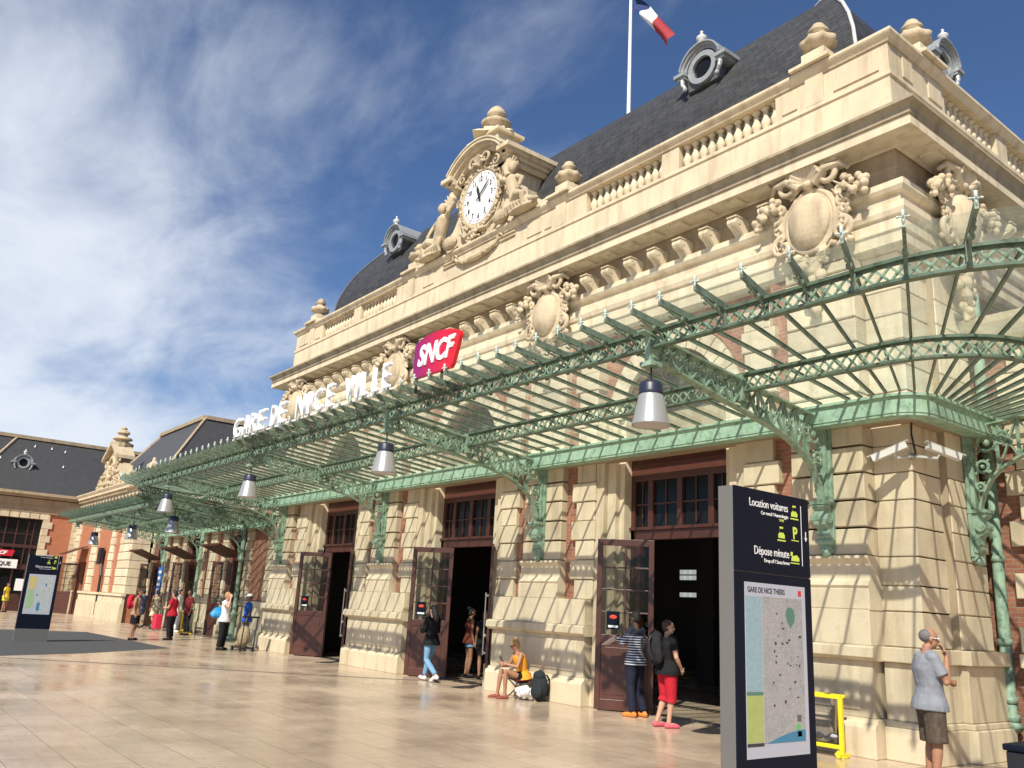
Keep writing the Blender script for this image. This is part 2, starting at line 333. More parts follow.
def cartouche_mesh():
    """oval shield in a scrolled frame with shell above, wing-like feathers, fruit clusters and a pendant; centre at origin, looks -y"""
    m = MB(); rnd = random.Random(3)
    m.ell((0, -.10, 0), (.34, .20, .43), 24, 14)
    pts = [(.38 * math.sin(t), -.06, .48 * math.cos(t)) for t in [2 * math.pi * i / 36 for i in range(37)]]
    m.tube(pts, .055, 8)
    for s in (-1, 1):
        scroll(m, (s * .30, .62), .20, 1.3, .06, -.12, R(200 if s > 0 else -20), -s)
        scroll(m, (s * .46, -.28), .17, 1.1, .05, -.08, R(90), -s)
        scroll(m, (s * .48, .30), .14, 1.1, .045, -.08, R(-90), s)
        m.tube([(s * .12, -.14, .55), (s * .3, -.20, .70), (s * .52, -.16, .72), (s * .62, -.08, .62)], [.07, .06, .05, .03], 8)
        for k in range(7):       # feathers
            a = R(lerp(-70, 40, k / 6)); m.tube([(s * .40, -.05, -.05 + .06 * k), (s * (.44 + .16 * math.cos(a)), -.09, .0 + .22 * math.sin(a) + .03 * k)], [.05, .025], 6)
        for k in range(26):      # fruit and leaf clusters
            u = rnd.random(); m.ell((s * (.52 + .36 * u) + rnd.uniform(-.04, .04), -.06 - rnd.random() * .14, .42 - .18 * u + rnd.uniform(-.12, .12)), rnd.uniform(.035, .07), 7, 5)
        for k in range(10):
            m.ell((s * rnd.uniform(.35, .62), -.06, rnd.uniform(-.5, -.2)), rnd.uniform(.03, .055), 6, 5)
    for k in range(9):           # shell
        a = R(lerp(15, 165, k / 8)); m.tube([(0, -.10, .58), (.26 * math.cos(a), -.22, .62 + .27 * math.sin(a))], [.03, .055], 7)
    m.ell((0, -.13, .56), (.09, .09, .07), 8, 6)
    for k in range(22):          # pendant drop
        z = -.52 - .042 * k; w = .30 * (1 - k / 22) ** .7
        m.ell((rnd.uniform(-w, w), -.02 - rnd.random() * .10, z), rnd.uniform(.05, .09), 7, 5)
    m.tube([(-.25, -.05, -.5), (0, -.10, -.68), (.25, -.05, -.5)], .05, 7); m.tube([(0, -.03, -.6), (0, -.03, -1.5)], [.12, .04], 8)
    m.ell((0, .02, .1), (.42, .06, .62), 14, 8)
    for k in range(90):          # leafage round the frame
        a = rnd.uniform(0, 2 * math.pi); q = rnd.uniform(.42, .60); m.ell((q * math.cos(a), -.05 - rnd.random() * .08, q * 1.18 * math.sin(a)), (rnd.uniform(.015, .03), .03, rnd.uniform(.04, .08)), 6, 5, Matrix.Rotation(-a + rnd.uniform(-.6, .6), 3, 'Y'))
    m.v = [(p[0] * 1.14, p[1] * 1.1, p[2] * 1.10) for p in m.v]
    me = voxel(m, 'cartouche', .011, 0); me.materials.append(ST2); return me
cart_me = cartouche_mesh()

# ================================================================== CENTRAL PAVILION
B = thing('station_building', 'cream stone central pavilion with clock gable, slate roof and three open brown doorways', 'station', (CX, 11.8, 0))
w = MB()
# structural wall of brick: piers, spandrels with arched openings, upper wall, sides and back
edges = [XL + .02] + sum([[o - 1.22, o + 1.22] for o in reversed(OX)], []) + [XR - .02]
for i in range(0, 8, 2): w.box(edges[i], edges[i + 1], 11.82, 12.32, 0, 7.3)
for o in OX:
    w.extr([(o - 1.22, 7.3), (o - 1.22, 5.42)] + arc(o, 5.42, 1.22, math.pi, 0, 16)[1:-1] + [(o + 1.22, 5.42), (o + 1.22, 7.3)], 'y', 11.82, 12.32)
w.box(XL + .02, XL + .52, 12.32, 24, 0, 7.3); w.box(XR - .52, XR - .02, 12.32, 24, 0, 7.3)
w.build('brick_wall', BR, B)
lt = MB()
for o in OX: lt.box(o - 1.22, o + 1.22, 11.83, 12.3, 4.62, 5.42)
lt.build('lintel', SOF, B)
# entablature, cornice and upper wall
e = MB()
mold(e, [(-.3, 7.28), (.13, 7.28), (.13, 7.32), (.19, 7.34), (.19, 7.52), (.22, 7.54), (.22, 7.74), (.26, 7.76), (.29, 7.84), (.29, 7.95), (.20, 7.97), (.20, 8.12), (.27, 8.14), (.31, 8.2), (.31, 8.3), (.14, 8.34), (-.3, 8.34)], XL, XR, YF, 24)
e.build('entablature', ST, B)
e = MB(); mold(e, [(-.3, 8.341), (.13, 8.341), (.13, 8.60), (.15, 8.61), (.15, 8.66), (.13, 8.67), (.13, 8.93), (-.3, 8.93)], XL, XR, YF, 24); e.build('frieze', SOF, B)  # frieze staining and the cornice's shade are both painted in the stone colour
e = MB()
mold(e, [(-.3, 8.94), (.12, 8.94), (.16, 8.90), (.22, 8.92), (.63, 8.93), (.63, 8.91), (.655, 8.91), (.655, 9.035), (.6, 9.04), (-.3, 9.04)], XL, XR, YF, 24)
e.build('cornice', ST, B)
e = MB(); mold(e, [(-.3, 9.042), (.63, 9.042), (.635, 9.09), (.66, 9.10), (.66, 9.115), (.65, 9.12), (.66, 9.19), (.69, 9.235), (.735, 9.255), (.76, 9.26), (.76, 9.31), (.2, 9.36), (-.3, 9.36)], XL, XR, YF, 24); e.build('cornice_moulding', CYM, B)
e = MB()
mold(e, [(-.35, 9.35), (.20, 9.35), (.20, 9.62), (.15, 9.66), (.14, 10.22), (.17, 10.24), (.17, 10.31), (-.35, 10.31)], XL, XR, YF, 24)
e.build('parapet_base', ST, B)
# mutules under the soffit + consoles
mu = MB()
skip = lambda x: any(abs(x - p) < .72 for p in PX)
k = 0; x = XR - .75
while x > XL + .5:
    if not skip(x):
        link('console', con_me, B, loc=(x, 11.66, 8.13), scale=(.9, 1.05, .92))
    mu.box(x - .15, x + .15, 11.24, 11.52, 8.875, 8.927); x -= .64
y = 12.3
while y < 20:
    if not (12.0 < y < 13.8): link('console', con_me, B, loc=(XR + .14, y, 8.13), rz=R(90), scale=(.9, 1.05, .92))
    mu.box(XR + .28, XR + .56, y - .15, y + .15, 8.875, 8.927); y += .64
mu.each('mutule', ST, B)
for p in PX: link('cartouche', cart_me, B, loc=(p, 11.46, 8.03))
link('cartouche', cart_me, B, loc=(XR + .34, 13.1, 8.03), rz=R(90)); link('cartouche', cart_me, B, loc=(XL - .34, 13.1, 8.03), rz=R(-90))

# parapet: solid blocks, coping, balustrades
bays = [(-10.13, -7.87), (-12.82, -10.58), (-23.36, -21.12), (-26.07, -23.81)]
blk = [(XL - .13, -26.07), (-23.81, -23.36), (-21.12, -12.82), (-10.58, -10.13), (-7.87, XR + .13)]
pb = MB()
for a, b in blk: pb.box(a, b, 11.67, 12.0, 10.31, 10.86)
for sx, xx in ((1, XR + .13), (-1, XL - .13)):
    def q(y0, y1): pb.box(min(xx, xx - sx * .33), max(xx, xx - sx * .33), y0, y1, 10.31, 10.86)
    q(12.0, 13.55)
    for k in range(4): q(15.6 + 2.75 * k, 16.05 + 2.75 * k)
pb.each('parapet_block', ST, B, bevel=.008)
# raised panels on the solid blocks
pn = MB()
for a, b in ((-7.72, -7.42), (-6.72, -5.92), (-14.9, -14.35), (-19.6, -19.05), (-14.25, -14.0), (-27.9, -27.2), (-26.6, -26.2)):
    pn.box(a, b, 11.645, 11.68, 10.4, 10.78)
for p in PX: pn.box(p - .17, p + .17, 11.625, 11.68, 10.31, 10.86)
pn.box(XR + .12, XR + .155, 12.1, 12.4, 10.4, 10.78); pn.box(XR + .12, XR + .155, 12.95, 13.4, 10.4, 10.78)
pn.each('panel', ST, B, bevel=.006)
cp = MB(); mold(cp, [(-.22, 10.86), (.16, 10.86), (.18, 10.90), (.23, 10.95), (.25, 10.98), (.25, 11.03), (.1, 11.06), (-.22, 11.06)], XL, XR, YF, 24); cp.build('coping', ST, B)
for a, b in bays:
    n = 11
    for i in range(n): link('baluster', bal_me, B, loc=(lerp(a, b, (i + .5) / n), 11.83, 10.305))
for k in range(2):
    for i in range(10): link('baluster', bal_me, B, loc=(XR - .03, 13.55 + (0 if k == 0 else 2.5) + 2.05 * (i + .5) / 10 + .0, 10.305))
ped = MB()
for p in PX + [None]:
    cx, cy = (p, 11.85) if p else (XR - .05, 12.95)
    for w0, w1, z0, z1 in ((.38, .38, 0, .06), (.36, .25, .06, .17), (.22, .22, .17, .33)):
        ped.add([(cx + q * w, cy + r_ * w, 11.05 + z) for z, w in ((z0, w0), (z1, w1)) for q, r_ in ((-1, -1), (1, -1), (1, 1), (-1, 1))], [(3, 2, 1, 0), (4, 5, 6, 7), (0, 1, 5, 4), (1, 2, 6, 5), (2, 3, 7, 6), (3, 0, 4, 7)])
pm = ped
pm.each('urn_pedestal', ST, B)
for p in PX: link('urn', urn_me, B, loc=(p, 11.85, 11.38))
link('urn', urn_me, B, loc=(XR - .05, 12.95, 11.38))

# ------------- clock gable
cg = MB()
cg.box(CX - 1.15, CX + 1.15, 11.72, 13.0, 11.06, 13.1)
hd = arc(CX, 12.15, 1.55, R(36), R(144), 18)
cg.extr([(CX - 1.13, 13.0)] + [p for p in reversed(arc(CX, 12.15, 1.36, R(36), R(144), 14))] + [(CX + 1.13, 13.0)], 'y', 11.70, 12.99)
for s in (-1, 1):   # curved buttress on each side
    pts = [(CX + s * 1.12, 12.55), (CX + s * 1.22, 12.1), (CX + s * 1.42, 11.75), (CX + s * 1.8, 11.5), (CX + s * 2.35, 11.4), (CX + s * 2.42, 11.06), (CX + s * 1.12, 11.06)]
    cg.extr(pts if s > 0 else pts[::-1], 'y', 11.74, 12.3)
cg.box(CX - 2.9, CX - 1.9, 11.62, 12.2, 11.05, 11.22); cg.box(CX + 1.9, CX + 2.9, 11.62, 12.2, 11.05, 11.22)
G = cg.build('clock_gable', ST, B, bevel=.01)
hm = MB()
for r0, r1, y0 in ((1.37, 1.47, 11.52), (1.47, 1.56, 11.40), (1.56, 1.64, 11.30), (1.64, 1.68, 11.27)):
    a0 = math.acos(min(1, 1.24 / r0)); ring_y(hm, CX, 12.15, r0, r1, a0, math.pi - a0, 20, y0, 13.05)
for s in (-1, 1):
    for z0, z1, o, y0 in ((12.90, 12.99, .10, 11.50), (12.99, 13.08, .20, 11.40), (13.08, 13.20, .28, 11.29)):
        xa = CX + s * 1.05; xb = CX + s * (1.25 + o); hm.box(min(xa, xb), max(xa, xb), y0, 13.06, z0 + .001, z1)
hm.build('hood', ST, B)
pd = MB(); pd.box(CX - .62, CX + .62, 11.62, 12.35, 13.7, 14.0); pd.box(CX - .72, CX + .72, 11.52, 12.45, 14.0, 14.1); pd.lathe([(.80, 0), (.62, .12), (.42, .2), (.40, .3)], (CX, 11.98, 14.1), 4)
pd.build('gable_pedestal', ST, B, bevel=.01)
fn = MB().lathe([(.26, 0), (.28, .06), (.40, .13), (.42, .22), (.30, .3), (.20, .34), (.20, .40), (.26, .44), (.27, .52), (.2, .64), (.10, .74), (.0, .80)], (CX, 11.98, 14.4), 20)
fn.build('finial', ST2, B, smooth=True)
# clock
ck = MB().extr(arc(CX, 12.26, .74, 0, 2 * math.pi, 48)[:-1], 'y', 11.60, 11.69).build('clock_face', WH, B)
nm = plain('clock_black', (.02, .02, .022), .5)
tk = MB()
for i in range(60):
    a = 2 * math.pi * i / 60; r0 = .66 if i % 5 else .64
    tk.bar((CX + r0 * math.sin(a), 11.597, 12.26 + r0 * math.cos(a)), (CX + .71 * math.sin(a), 11.597, 12.26 + .71 * math.cos(a)), .012 if i % 5 else .03, .006, up=(0, 1, 0))
tk.build('minute_marks', nm, ck)
for i in range(1, 13):
    a = 2 * math.pi * i / 12; text('numeral', str(i), .21, nm, ck, (CX + .54 * math.sin(a), 11.594, 12.26 + .54 * math.cos(a) - .075), (1, 0, 0), .008, .8, bold=.004, local=False)
def hand(nm_, ang, l, wd, y):
    a = R(ang); d = V((math.sin(a), 0, math.cos(a))); c = V((CX, y, 12.26)); m = MB(); s = V((math.cos(a), 0, -math.sin(a)))
    pts = [c - d * .14 - s * wd * .6, c - d * .14 + s * wd * .6, c + d * l * .6 + s * wd, c + d * l, c + d * l * .6 - s * wd]
    m.extr([(p.x, p.z) for p in pts], 'y', y - .006, y + .006); return m.build(nm_, nm, ck)
hand('hour_hand', -20, .42, .05, 11.575); hand('minute_hand', 50, .60, .028, 11.56)
wr = MB(); rnd = random.Random(5)
wr.tube([(CX + .80 * math.cos(t), 11.63, 12.26 + .80 * math.sin(t)) for t in [2 * math.pi * i / 40 for i in range(41)]], .055, 8)
for i in range(120):
    t = 2 * math.pi * i / 120; q = .88 + rnd.uniform(-.05, .06); wr.ell((CX + q * math.cos(t), 11.64 - rnd.random() * .06, 12.26 + q * math.sin(t)), (rnd.uniform(.03, .06),) * 3, 6, 5)
for s in (-1, 1):
    scroll(wr, (CX + s * .30, 13.28), .20, 1.2, .06, 11.52, R(200 if s > 0 else -20), -s); scroll(wr, (CX + s * .75, 13.02), .15, 1.2, .045, 11.52, R(90), -s); scroll(wr, (CX + s * .95, 12.35), .14, 1.2, .045, 11.6, R(0), -s)
    wr.tube([(CX + s * .1, 11.58, 11.28), (CX + s * .5, 11.55, 11.22), (CX + s * .8, 11.6, 11.45), (CX + s * .9, 11.62, 11.8)], [.07, .06, .05, .03], 7)
for k in range(7):
    a = R(lerp(10, 170, k / 6)); wr.tube([(CX, 11.56, 13.18), (CX + .2 * math.cos(a), 11.46, 13.2 + .26 * math.sin(a))], [.03, .055], 6)
for k in range(40): wr.ell((CX + rnd.uniform(-.38, .38), 11.6 - rnd.random() * .07, 11.22 + rnd.uniform(-.12, .14)), rnd.uniform(.03, .06), 6, 5)
me = voxel(wr, 'wreath', .012, 0); me.materials.append(ST2); link('clock_wreath', me, B, loc=(0, 0, 0)).location = -V(B.location)
sw = MB()
sw.tube([(CX + t * .95, 11.60, 10.68 - .20 * (1 - t * t) ** .5 + .06) for t in [i / 12 - 1 for i in range(25)]], [.04 + .07 * (1 - abs(i / 12 - 1)) for i in range(25)], 8)
for k in range(26): u = rnd.uniform(-.7, .7); sw.ell((CX + u, 11.56, 10.72 - .20 * (1 - u * u) ** .5 + rnd.uniform(-.04, .05)), .05, 6, 5)
for s in (-1, 1): sw.box(CX + s * 1.3 - .3, CX + s * 1.3 + .3, 11.62, 11.68, 10.74, 10.79); sw.box(CX + s * 1.3 - .3, CX + s * 1.3 + .3, 11.62, 11.68, 10.64, 10.69); scroll(sw, (CX + s * 1.0, 10.78), .09, 1, .03, 11.6)
me = voxel(sw, 'swag', .016, 1); me.materials.append(ST2); link('swag', me, B).location = -V(B.location)


# reclining stone figures either side of the clock
def figure(s):
    m = MB(); X = lambda x: CX + s * x; y = 11.52
    P = lambda x, yy, z: (X(x), yy, z)
    m.tube([P(1.75, y, 11.42), P(1.70, y - .02, 11.62), P(1.62, y - .04, 11.85), P(1.55, y - .02, 12.10), P(1.56, y - .02, 12.24)], [.20, .17, .17, .19, .09], 12)
    m.ell(P(1.60, y - .07, 12.42), (.115, .125, .15), 12, 10); m.ell(P(1.60, y - .02, 12.50), (.14, .14, .12), 10, 8)
    m.tube([P(1.72, y - .02, 12.14), P(1.98, y - .05, 12.00), P(2.02, y - .18, 11.72)], [.085, .07, .05], 10); m.ell(P(2.02, y - .2, 11.66), .06, 8, 6)
    m.tube([P(1.42, y - .02, 12.14), P(1.20, y - .10, 12.22), P(1.02, y - .06, 12.45)], [.085, .065, .05], 10)
    m.tube([P(1.75, y - .05, 11.42), P(2.02, y - .20, 11.50), P(2.25, y - .22, 11.42), P(2.22, y - .16, 11.12)], [.15, .12, .095, .06], 10)
    m.tube([P(1.72, y - .05, 11.40), P(2.15, y - .10, 11.36), P(2.55, y - .10, 11.22)], [.15, .11, .06], 10); m.ell(P(2.62, y - .12, 11.18), (.12, .07, .06), 8, 6)
    for k in range(7): m.tube([P(1.5 + .08 * k, y - .10, 11.55 - .02 * k), P(1.55 + .12 * k, y - .16, 11.28), P(1.50 + .15 * k, y - .10, 11.10)], [.06, .07, .05], 7)
    m.tube([P(1.35, y, 12.3), P(1.18, y + .02, 12.62), P(1.30, y + .02, 12.85)], [.10, .12, .04], 8)
    for k in range(5): a = R(lerp(20, 100, k / 4)); m.tube([P(1.30, y, 12.45), P(1.30 + .42 * math.cos(a) * (1 if k else 1), y + .02, 12.45 + .45 * math.sin(a))], [.07, .03], 6)
    m.ell(P(1.15, y - .02, 11.25), (.32, .14, .20), 10, 7); m.ell(P(2.1, y - .05, 11.12), (.55, .18, .08), 10, 6)
    me = voxel(m, 'figure', .013, 1); me.materials.append(ST2); link('figure', me, B).location = -V(B.location)
figure(-1); figure(1)
# ------------- roof
prof = [(0, 10.9), (.03, 11.7), (.10, 12.2), (.26, 12.7), (.50, 13.2), (.80, 13.65), (1.15, 14.08), (1.6, 14.5), (2.3, 14.98), (3.1, 15.35), (4.0, 15.6)]
rx0, rx1, ry0, ry1 = -27.2, -6.72, 12.5, 26
rf = MB(); vs = []
for t, z in prof: vs += [(rx0 + t, ry1 - t, z), (rx0 + t, ry0 + t, z), (rx1 - t, ry0 + t, z), (rx1 - t, ry1 - t, z)]
n = len(prof); fs = [(i * 4 + k, i * 4 + (k + 1) % 4, (i + 1) * 4 + (k + 1) % 4, (i + 1) * 4 + k) for i in range(n - 1) for k in range(4)] + [tuple((n - 1) * 4 + k for k in range(4)), (3, 2, 1, 0)]
rf.add(vs, fs); RF = rf.build('roof', SL, B)
for (x0_, s) in ((rx0, 1), (rx1, -1)):
    MB().tube([(x0_ + s * t, ry0 + t, z + .03) for t, z in prof], .036, 8).build('hip_rib', ZND if s == 1 else plain('hip_lead', (.5, .5, .49), .5, noise=.2), RF, smooth=True)
def dormer(parent, c, rz, s=1., name='round_dormer'):
    """oeil-de-boeuf dormer; c = centre of the window, looks -y before rotation"""
    M = Matrix.Translation(V(c)) @ Matrix.Rotation(rz, 4, 'Z') @ Matrix.Scale(s, 4)
    def put(mb, nm_, mat, par=parent, sm=False):
        mb.v = [tuple(M @ V(p)) for p in mb.v]; return mb.build(nm_, mat, par, smooth=sm)
    b = MB()
    b.extr([(-.50, -.50)] + [p for p in reversed(arc(0, 0, .56, 0, math.pi, 16))] + [(.50, -.50)], 'y', .05, 1.5)
    D = put(b, name, ZND)
    f = MB(); ring_y(f, 0, 0, .31, .46, 0, 2 * math.pi, 32, -.04, .08); put(f, 'window_ring', ZN, D)
    h = MB()
    for r0, r1, y0 in ((.50, .57, -.05), (.57, .63, -.12), (.63, .67, -.18)): ring_y(h, 0, 0, r0, r1, R(8), R(172), 20, y0, 1.4)
    for q in (-1, 1):
        h.box(min(q * .50, q * .84), max(q * .50, q * .84), -.17, .9, -.04, .06); h.box(min(q * .52, q * .76), max(q * .52, q * .76), -.11, .8, -.12, -.042)
        h.tube([(q * .62, -.06, -.14), (q * .60, -.08, -.30), (q * .52, -.06, -.42)], [.07, .06, .05], 8); h.ell((q * .52, -.08, -.46), .065, 8, 6)
    put(h, 'dormer_hood', ZN, D)
    put(MB().extr(arc(0, 0, .315, 0, 2 * math.pi, 28)[:-1], 'y', .045, .058), 'pane', DG, D)
    put(MB().lathe([(.13, 0), (.13, .04), (.07, .07), (.07, .10), (.15, .17), (.14, .22), (.05, .30), (.03, .36), (.05, .39), (.0, .44)], (0, -.03, .66), 14), 'dormer_finial', plain('lead_white', (.55, .55, .54), .5) if 'lead_white' not in bpy.data.materials else bpy.data.materials['lead_white'], D, True)
dormer(B, (-10.37, 12.72, 13.32), 0, .84); dormer(B, (-23.45, 12.72, 13.46), 0, .84); dormer(B, (-17.0, 12.9, 13.5), 0) if 0 else None
dormer(B, (-6.42, 15.25, 12.55), R(90), .72)

# ------------- piers, quoins, doors
def course(m, x0, x1, y0, y1, z0, z1, g=.012): m.cbox(x0, x1, y0, y1, z0 + g, z1 - g, .014)
def pier(c, half_l, half_r):
    """one masonry pier; returns nothing, adds its parts to the building"""
    pl = MB()
    a, b = c - half_l, c + half_r
    pl.extr([(11.35, 0), (11.35, .38), (11.37, .43), (11.42, .455), (11.43, .50), (11.82, .50), (11.82, 0)], 'x', a, b); pl.build('plinth', ST, B, bevel=.01)
    da = MB(); da.box(a + .05, b - .05, 11.45, 11.82, .501, 1.25); da.box(a + .05, b - .05, 11.44, 11.82, 1.452, 1.93); da.box(a + .25, b - .25, 11.43, 11.46, .60, 1.16); da.build('dado', ST, B, bevel=.008)
    MB().extr([(11.82, 1.25), (11.40, 1.25), (11.36, 1.29), (11.33, 1.30), (11.33, 1.42), (11.38, 1.45), (11.82, 1.45)], 'x', a - .03, b + .03).build('ledge', ST, B)
for i, c in enumerate(PX):
    last = c in (PX[0], PX[3]); s = 1 if c == PX[0] else -1
    hl, hr = (1.5, .66) if c == PX[0] else ((.66, 1.5) if c == PX[3] else (1.5, 1.5))
    pier(c, hl, hr)
    # pilaster: base block, concave panel, rusticated shaft
    ps = MB(); ps.cbox(c - .62, c + .62, 11.44, 11.82, 1.93, 2.22); ps.extr([(11.82, 2.22), (11.46, 2.22), (11.43, 2.26), (11.46, 2.31), (11.50, 2.36), (11.50, 2.56), (11.46, 2.61), (11.43, 2.64), (11.44, 2.68), (11.82, 2.68)], 'x', c - .62, c + .62)
    z = 2.68
    while z < 7.2:
        z1 = min(z + .40, 7.28); course(ps, c - .60, c + .60, 11.50, 11.82, z, z1, .016); z = z1
    ps.build('pilaster', ST, B)
    for sgn in (-1, 1):
        if last and sgn == s: continue
        qd = MB(); bp = MB(); jb = MB()
        z = 1.93; k = 0
        while z < 6.6:
            z1 = min(z + .38, 7.28); w0 = .86 if k % 2 else .97
            xa, xb = c + sgn * w0, c + sgn * (1.5 if k % 2 == 0 else 1.54); course(qd, min(xa, xb), max(xa, xb), 11.57 - (.025 if k % 2 else 0), 11.82, z, z1, .006); z = z1; k += 1
        xa, xb = c + sgn * .58, c + sgn * 1.0; bp.box(min(xa, xb), max(xa, xb), 11.66, 11.82, 1.93, 7.28)
        for (u, v, yy) in ((1.5, 1.72, 11.60), (1.72, 1.95, 11.70), (1.95, 2.085, 11.80)):
            xa, xb = c + sgn * u, c + sgn * v; jb.box(min(xa, xb), max(xa, xb), yy, 12.34, 0.0, 5.42)
        for (u, v, yy) in ((1.5, 1.74, 11.56), (1.74, 1.97, 11.66)):
            xa, xb = c + sgn * u, c + sgn * v; jb.box(min(xa, xb), max(xa, xb), yy, 11.9, 0.0, .5)
        qd.build('quoins', ST, B); bp.build('brick_panel', BR, B); jb.build('door_jamb', ST, B, bevel=.015)

# archivolts
for o in OX:
    m = MB(); n = 15
    for k in range(n):
        a0, a1 = math.pi * k / n, math.pi * (k + 1) / n; ring_y(m, o, 5.42, 1.22, 1.62 if k != 7 else 1.78, a0 + .008, a1 - .008, 2, 11.72, 12.3)
    m.build('archivolt', ST, B)
    m = MB(); ring_y(m, o, 5.42, 1.64, 1.80, 0, math.pi, 20, 11.77, 11.83); m.build('brick_arch', BR, B)
    m = MB(); m.extr([(o - 1.21, 5.42)] + arc(o, 5.42, 1.21, math.pi, 0, 18) + [(o + 1.21, 5.42)], 'y', 12.1, 12.14); gw = m.build('arch_window', DG, B)
    m = MB(); ring_y(m, o, 5.42, 1.12, 1.22, 0, math.pi, 18, 12.02, 12.16); ring_y(m, o, 5.42, .52, .58, 0, math.pi, 14, 12.05, 12.12)
    for k in range(1, 6): a = math.pi * k / 6; m.bar((o + .55 * math.cos(a), 12.07, 5.42 + .55 * math.sin(a)), (o + 1.15 * math.cos(a), 12.07, 5.42 + 1.15 * math.sin(a)), .05, .05, up=(0, 1, 0))
    m.box(o - 1.2, o + 1.2, 12.03, 12.13, 5.42, 5.5); m.build('frame', DR, gw)
# corner masonry (both corners, wraps round the side)
for s, xx, c in ((1, XR, PX[0]), (-1, XL, PX[3])):
    m = MB(); inner = c + s * .60
    def bx(mm, xa, xb, y0, y1, z0, z1): mm.box(min(xa, xb), max(xa, xb), y0, y1, z0, z1)
    z = 1.45
    zs = [1.45, 1.93] + [2.28 + .4 * k for k in range(13)]; zs[-1] = 7.28
    for z0, z1 in zip(zs, zs[1:]): bx(m, inner, xx, 11.79, 12.62, z0 + .009, z1 - .009); bx(m, xx - s * .3, xx + s * .12, 12.62, 13.62, z0 + .009, z1 - .009)
    m.build('corner_quoins', ST, B, bevel=.012)
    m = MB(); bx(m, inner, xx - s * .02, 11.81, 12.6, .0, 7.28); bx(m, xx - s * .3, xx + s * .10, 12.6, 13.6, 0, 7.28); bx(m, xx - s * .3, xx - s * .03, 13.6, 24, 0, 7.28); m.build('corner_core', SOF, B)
    inner = c + s * .66; m = MB(); bx(m, inner, xx + s * .17, 11.58, 12.5, 0, .42); bx(m, inner, xx + s * .14, 11.61, 12.5, .42, .50); bx(m, xx - .3, xx + s * .29, 12.5, 13.72, 0, .42); bx(m, xx - .3, xx + s * .26, 12.5, 13.70, .42, .5)
    bx(m, inner, xx + s * .10, 11.66, 12.52, .501, 1.25); bx(m, xx - .3, xx + s * .22, 12.52, 13.68, .501, 1.25); bx(m, inner, xx + s * .18, 11.58, 12.45, 1.252, 1.45); bx(m, xx - .3, xx + s * .30, 12.45, 13.72, 1.252, 1.45)
    m.build('corner_plinth', ST, B, bevel=.015)
# doors
def leaf(parent, hinge, ang, wd, h, handle_side=1, poster=True):
    """glazed door leaf; ang = direction from hinge to free edge (degrees)"""
    M = Matrix.Translation(V(hinge)) @ Matrix.Rotation(R(ang), 4, 'Z')
    def put(mb, nm_, mat, par, bev=0): mb.v = [tuple(M @ V(p)) for p in mb.v]; return mb.build(nm_, mat, par, bevel=bev)
    f = MB(); t = .03
    f.box(0, .10, -t, t, .02, h); f.box(wd - .10, wd, -t, t, .02, h); f.box(.10, wd - .10, -t, t, h - .12, h); f.box(.10, wd - .10, -t, t, .02, .2); f.box(.10, wd - .10, -t, t, 1.18, 1.32); f.box(.10, wd - .10, -.015, .015, .2, 1.18)
    for s in (-1, 1): f.box(.17, wd - .17, -.026 if s < 0 else .012, -.012 if s < 0 else .026, .28, 1.10)
    f.box(wd / 2 - .015, wd / 2 + .015, -.02, .02, 1.32, h - .12)
    for k in range(1, 4): z = lerp(1.32, h - .12, k / 4); f.box(.10, wd - .10, -.02, .02, z - .014, z + .014)
    L = put(f, 'door', DR, parent, .005)
    put(MB().box(.10, wd - .10, -.004, .004, 1.32, h - .12), 'pane', DCG, L)
    hd = MB(); hd.tube([(wd - .06, -.09, .7), (wd - .06, -.09, 2.0)], .016, 8); hd.box(wd - .07, wd - .05, -.09, -.03, .72, .76); hd.box(wd - .07, wd - .05, -.09, -.03, 1.92, 1.96); hd.ell((wd - .06, -.06, 1.1), .035, 8, 6)
    put(hd, 'handle', plain('brass', (.6, .55, .45), .3, .8) if 'brass' not in bpy.data.materials else bpy.data.materials['brass'], L)
    if poster:
        put(MB().box(wd - .44, wd - .20, .021, .026, 1.42, 1.74), 'poster', NAVY, L)
        put(MB().ell((wd - .32, .028, 1.64), (.07, .004, .035), 10, 5), 'red_print', plain('red_print', (.75, .05, .02), .5), L)
        put(MB().box(wd - .41, wd - .23, .027, .029, 1.45, 1.49), 'white_print', WH, L)
for o in OX:
    f = MB(); y0, y1 = 12.0, 12.14
    f.box(o - 1.22, o + 1.22, y0, y1, 3.08, 3.26); f.box(o - 1.22, o + 1.22, y0 - .05, y1, 3.26, 3.32); f.box(o - 1.22, o + 1.22, y0, y1, 4.2, 4.62); f.box(o - 1.22, o - 1.12, y0, y1, 0, 4.2); f.box(o + 1.12, o + 1.22, y0, y1, 0, 4.2)
    for xx in (-.72, 0, .72): f.box(o + xx - .06, o + xx + .06, y0, y1, 3.32, 4.2)
    f.box(o - 1.12, o - .98, y0 + .02, y1, 0, 3.08); f.box(o + .98, o + 1.12, y0 + .02, y1, 0, 3.08)
    f.box(o - 1.1, o + 1.1, y0 - .02, y0, 4.28, 4.31); f.box(o - 1.1, o + 1.1, y0 - .02, y0, 4.5, 4.53)
    for xx in (-.95, -.36, .36, .95): f.box(o + xx - .012, o + xx + .012, y0 + .03, y1, 3.32, 4.2)
    f.box(o - 1.12, o + 1.12, y0 + .03, y1, 3.74, 3.77)
    F = f.build('door_frame', DR, B, bevel=.006)
    MB().box(o - 1.12, o + 1.12, y0 + .06, y0 + .08, 3.32, 4.2).build('transom_pane', DG, F)
    leaf(B, (o - .60, 12.0, 0), 218, 1.06, 3.06); leaf(B, (o + .98, 12.0, 0), 323, 1.0, 3.06, poster=False)
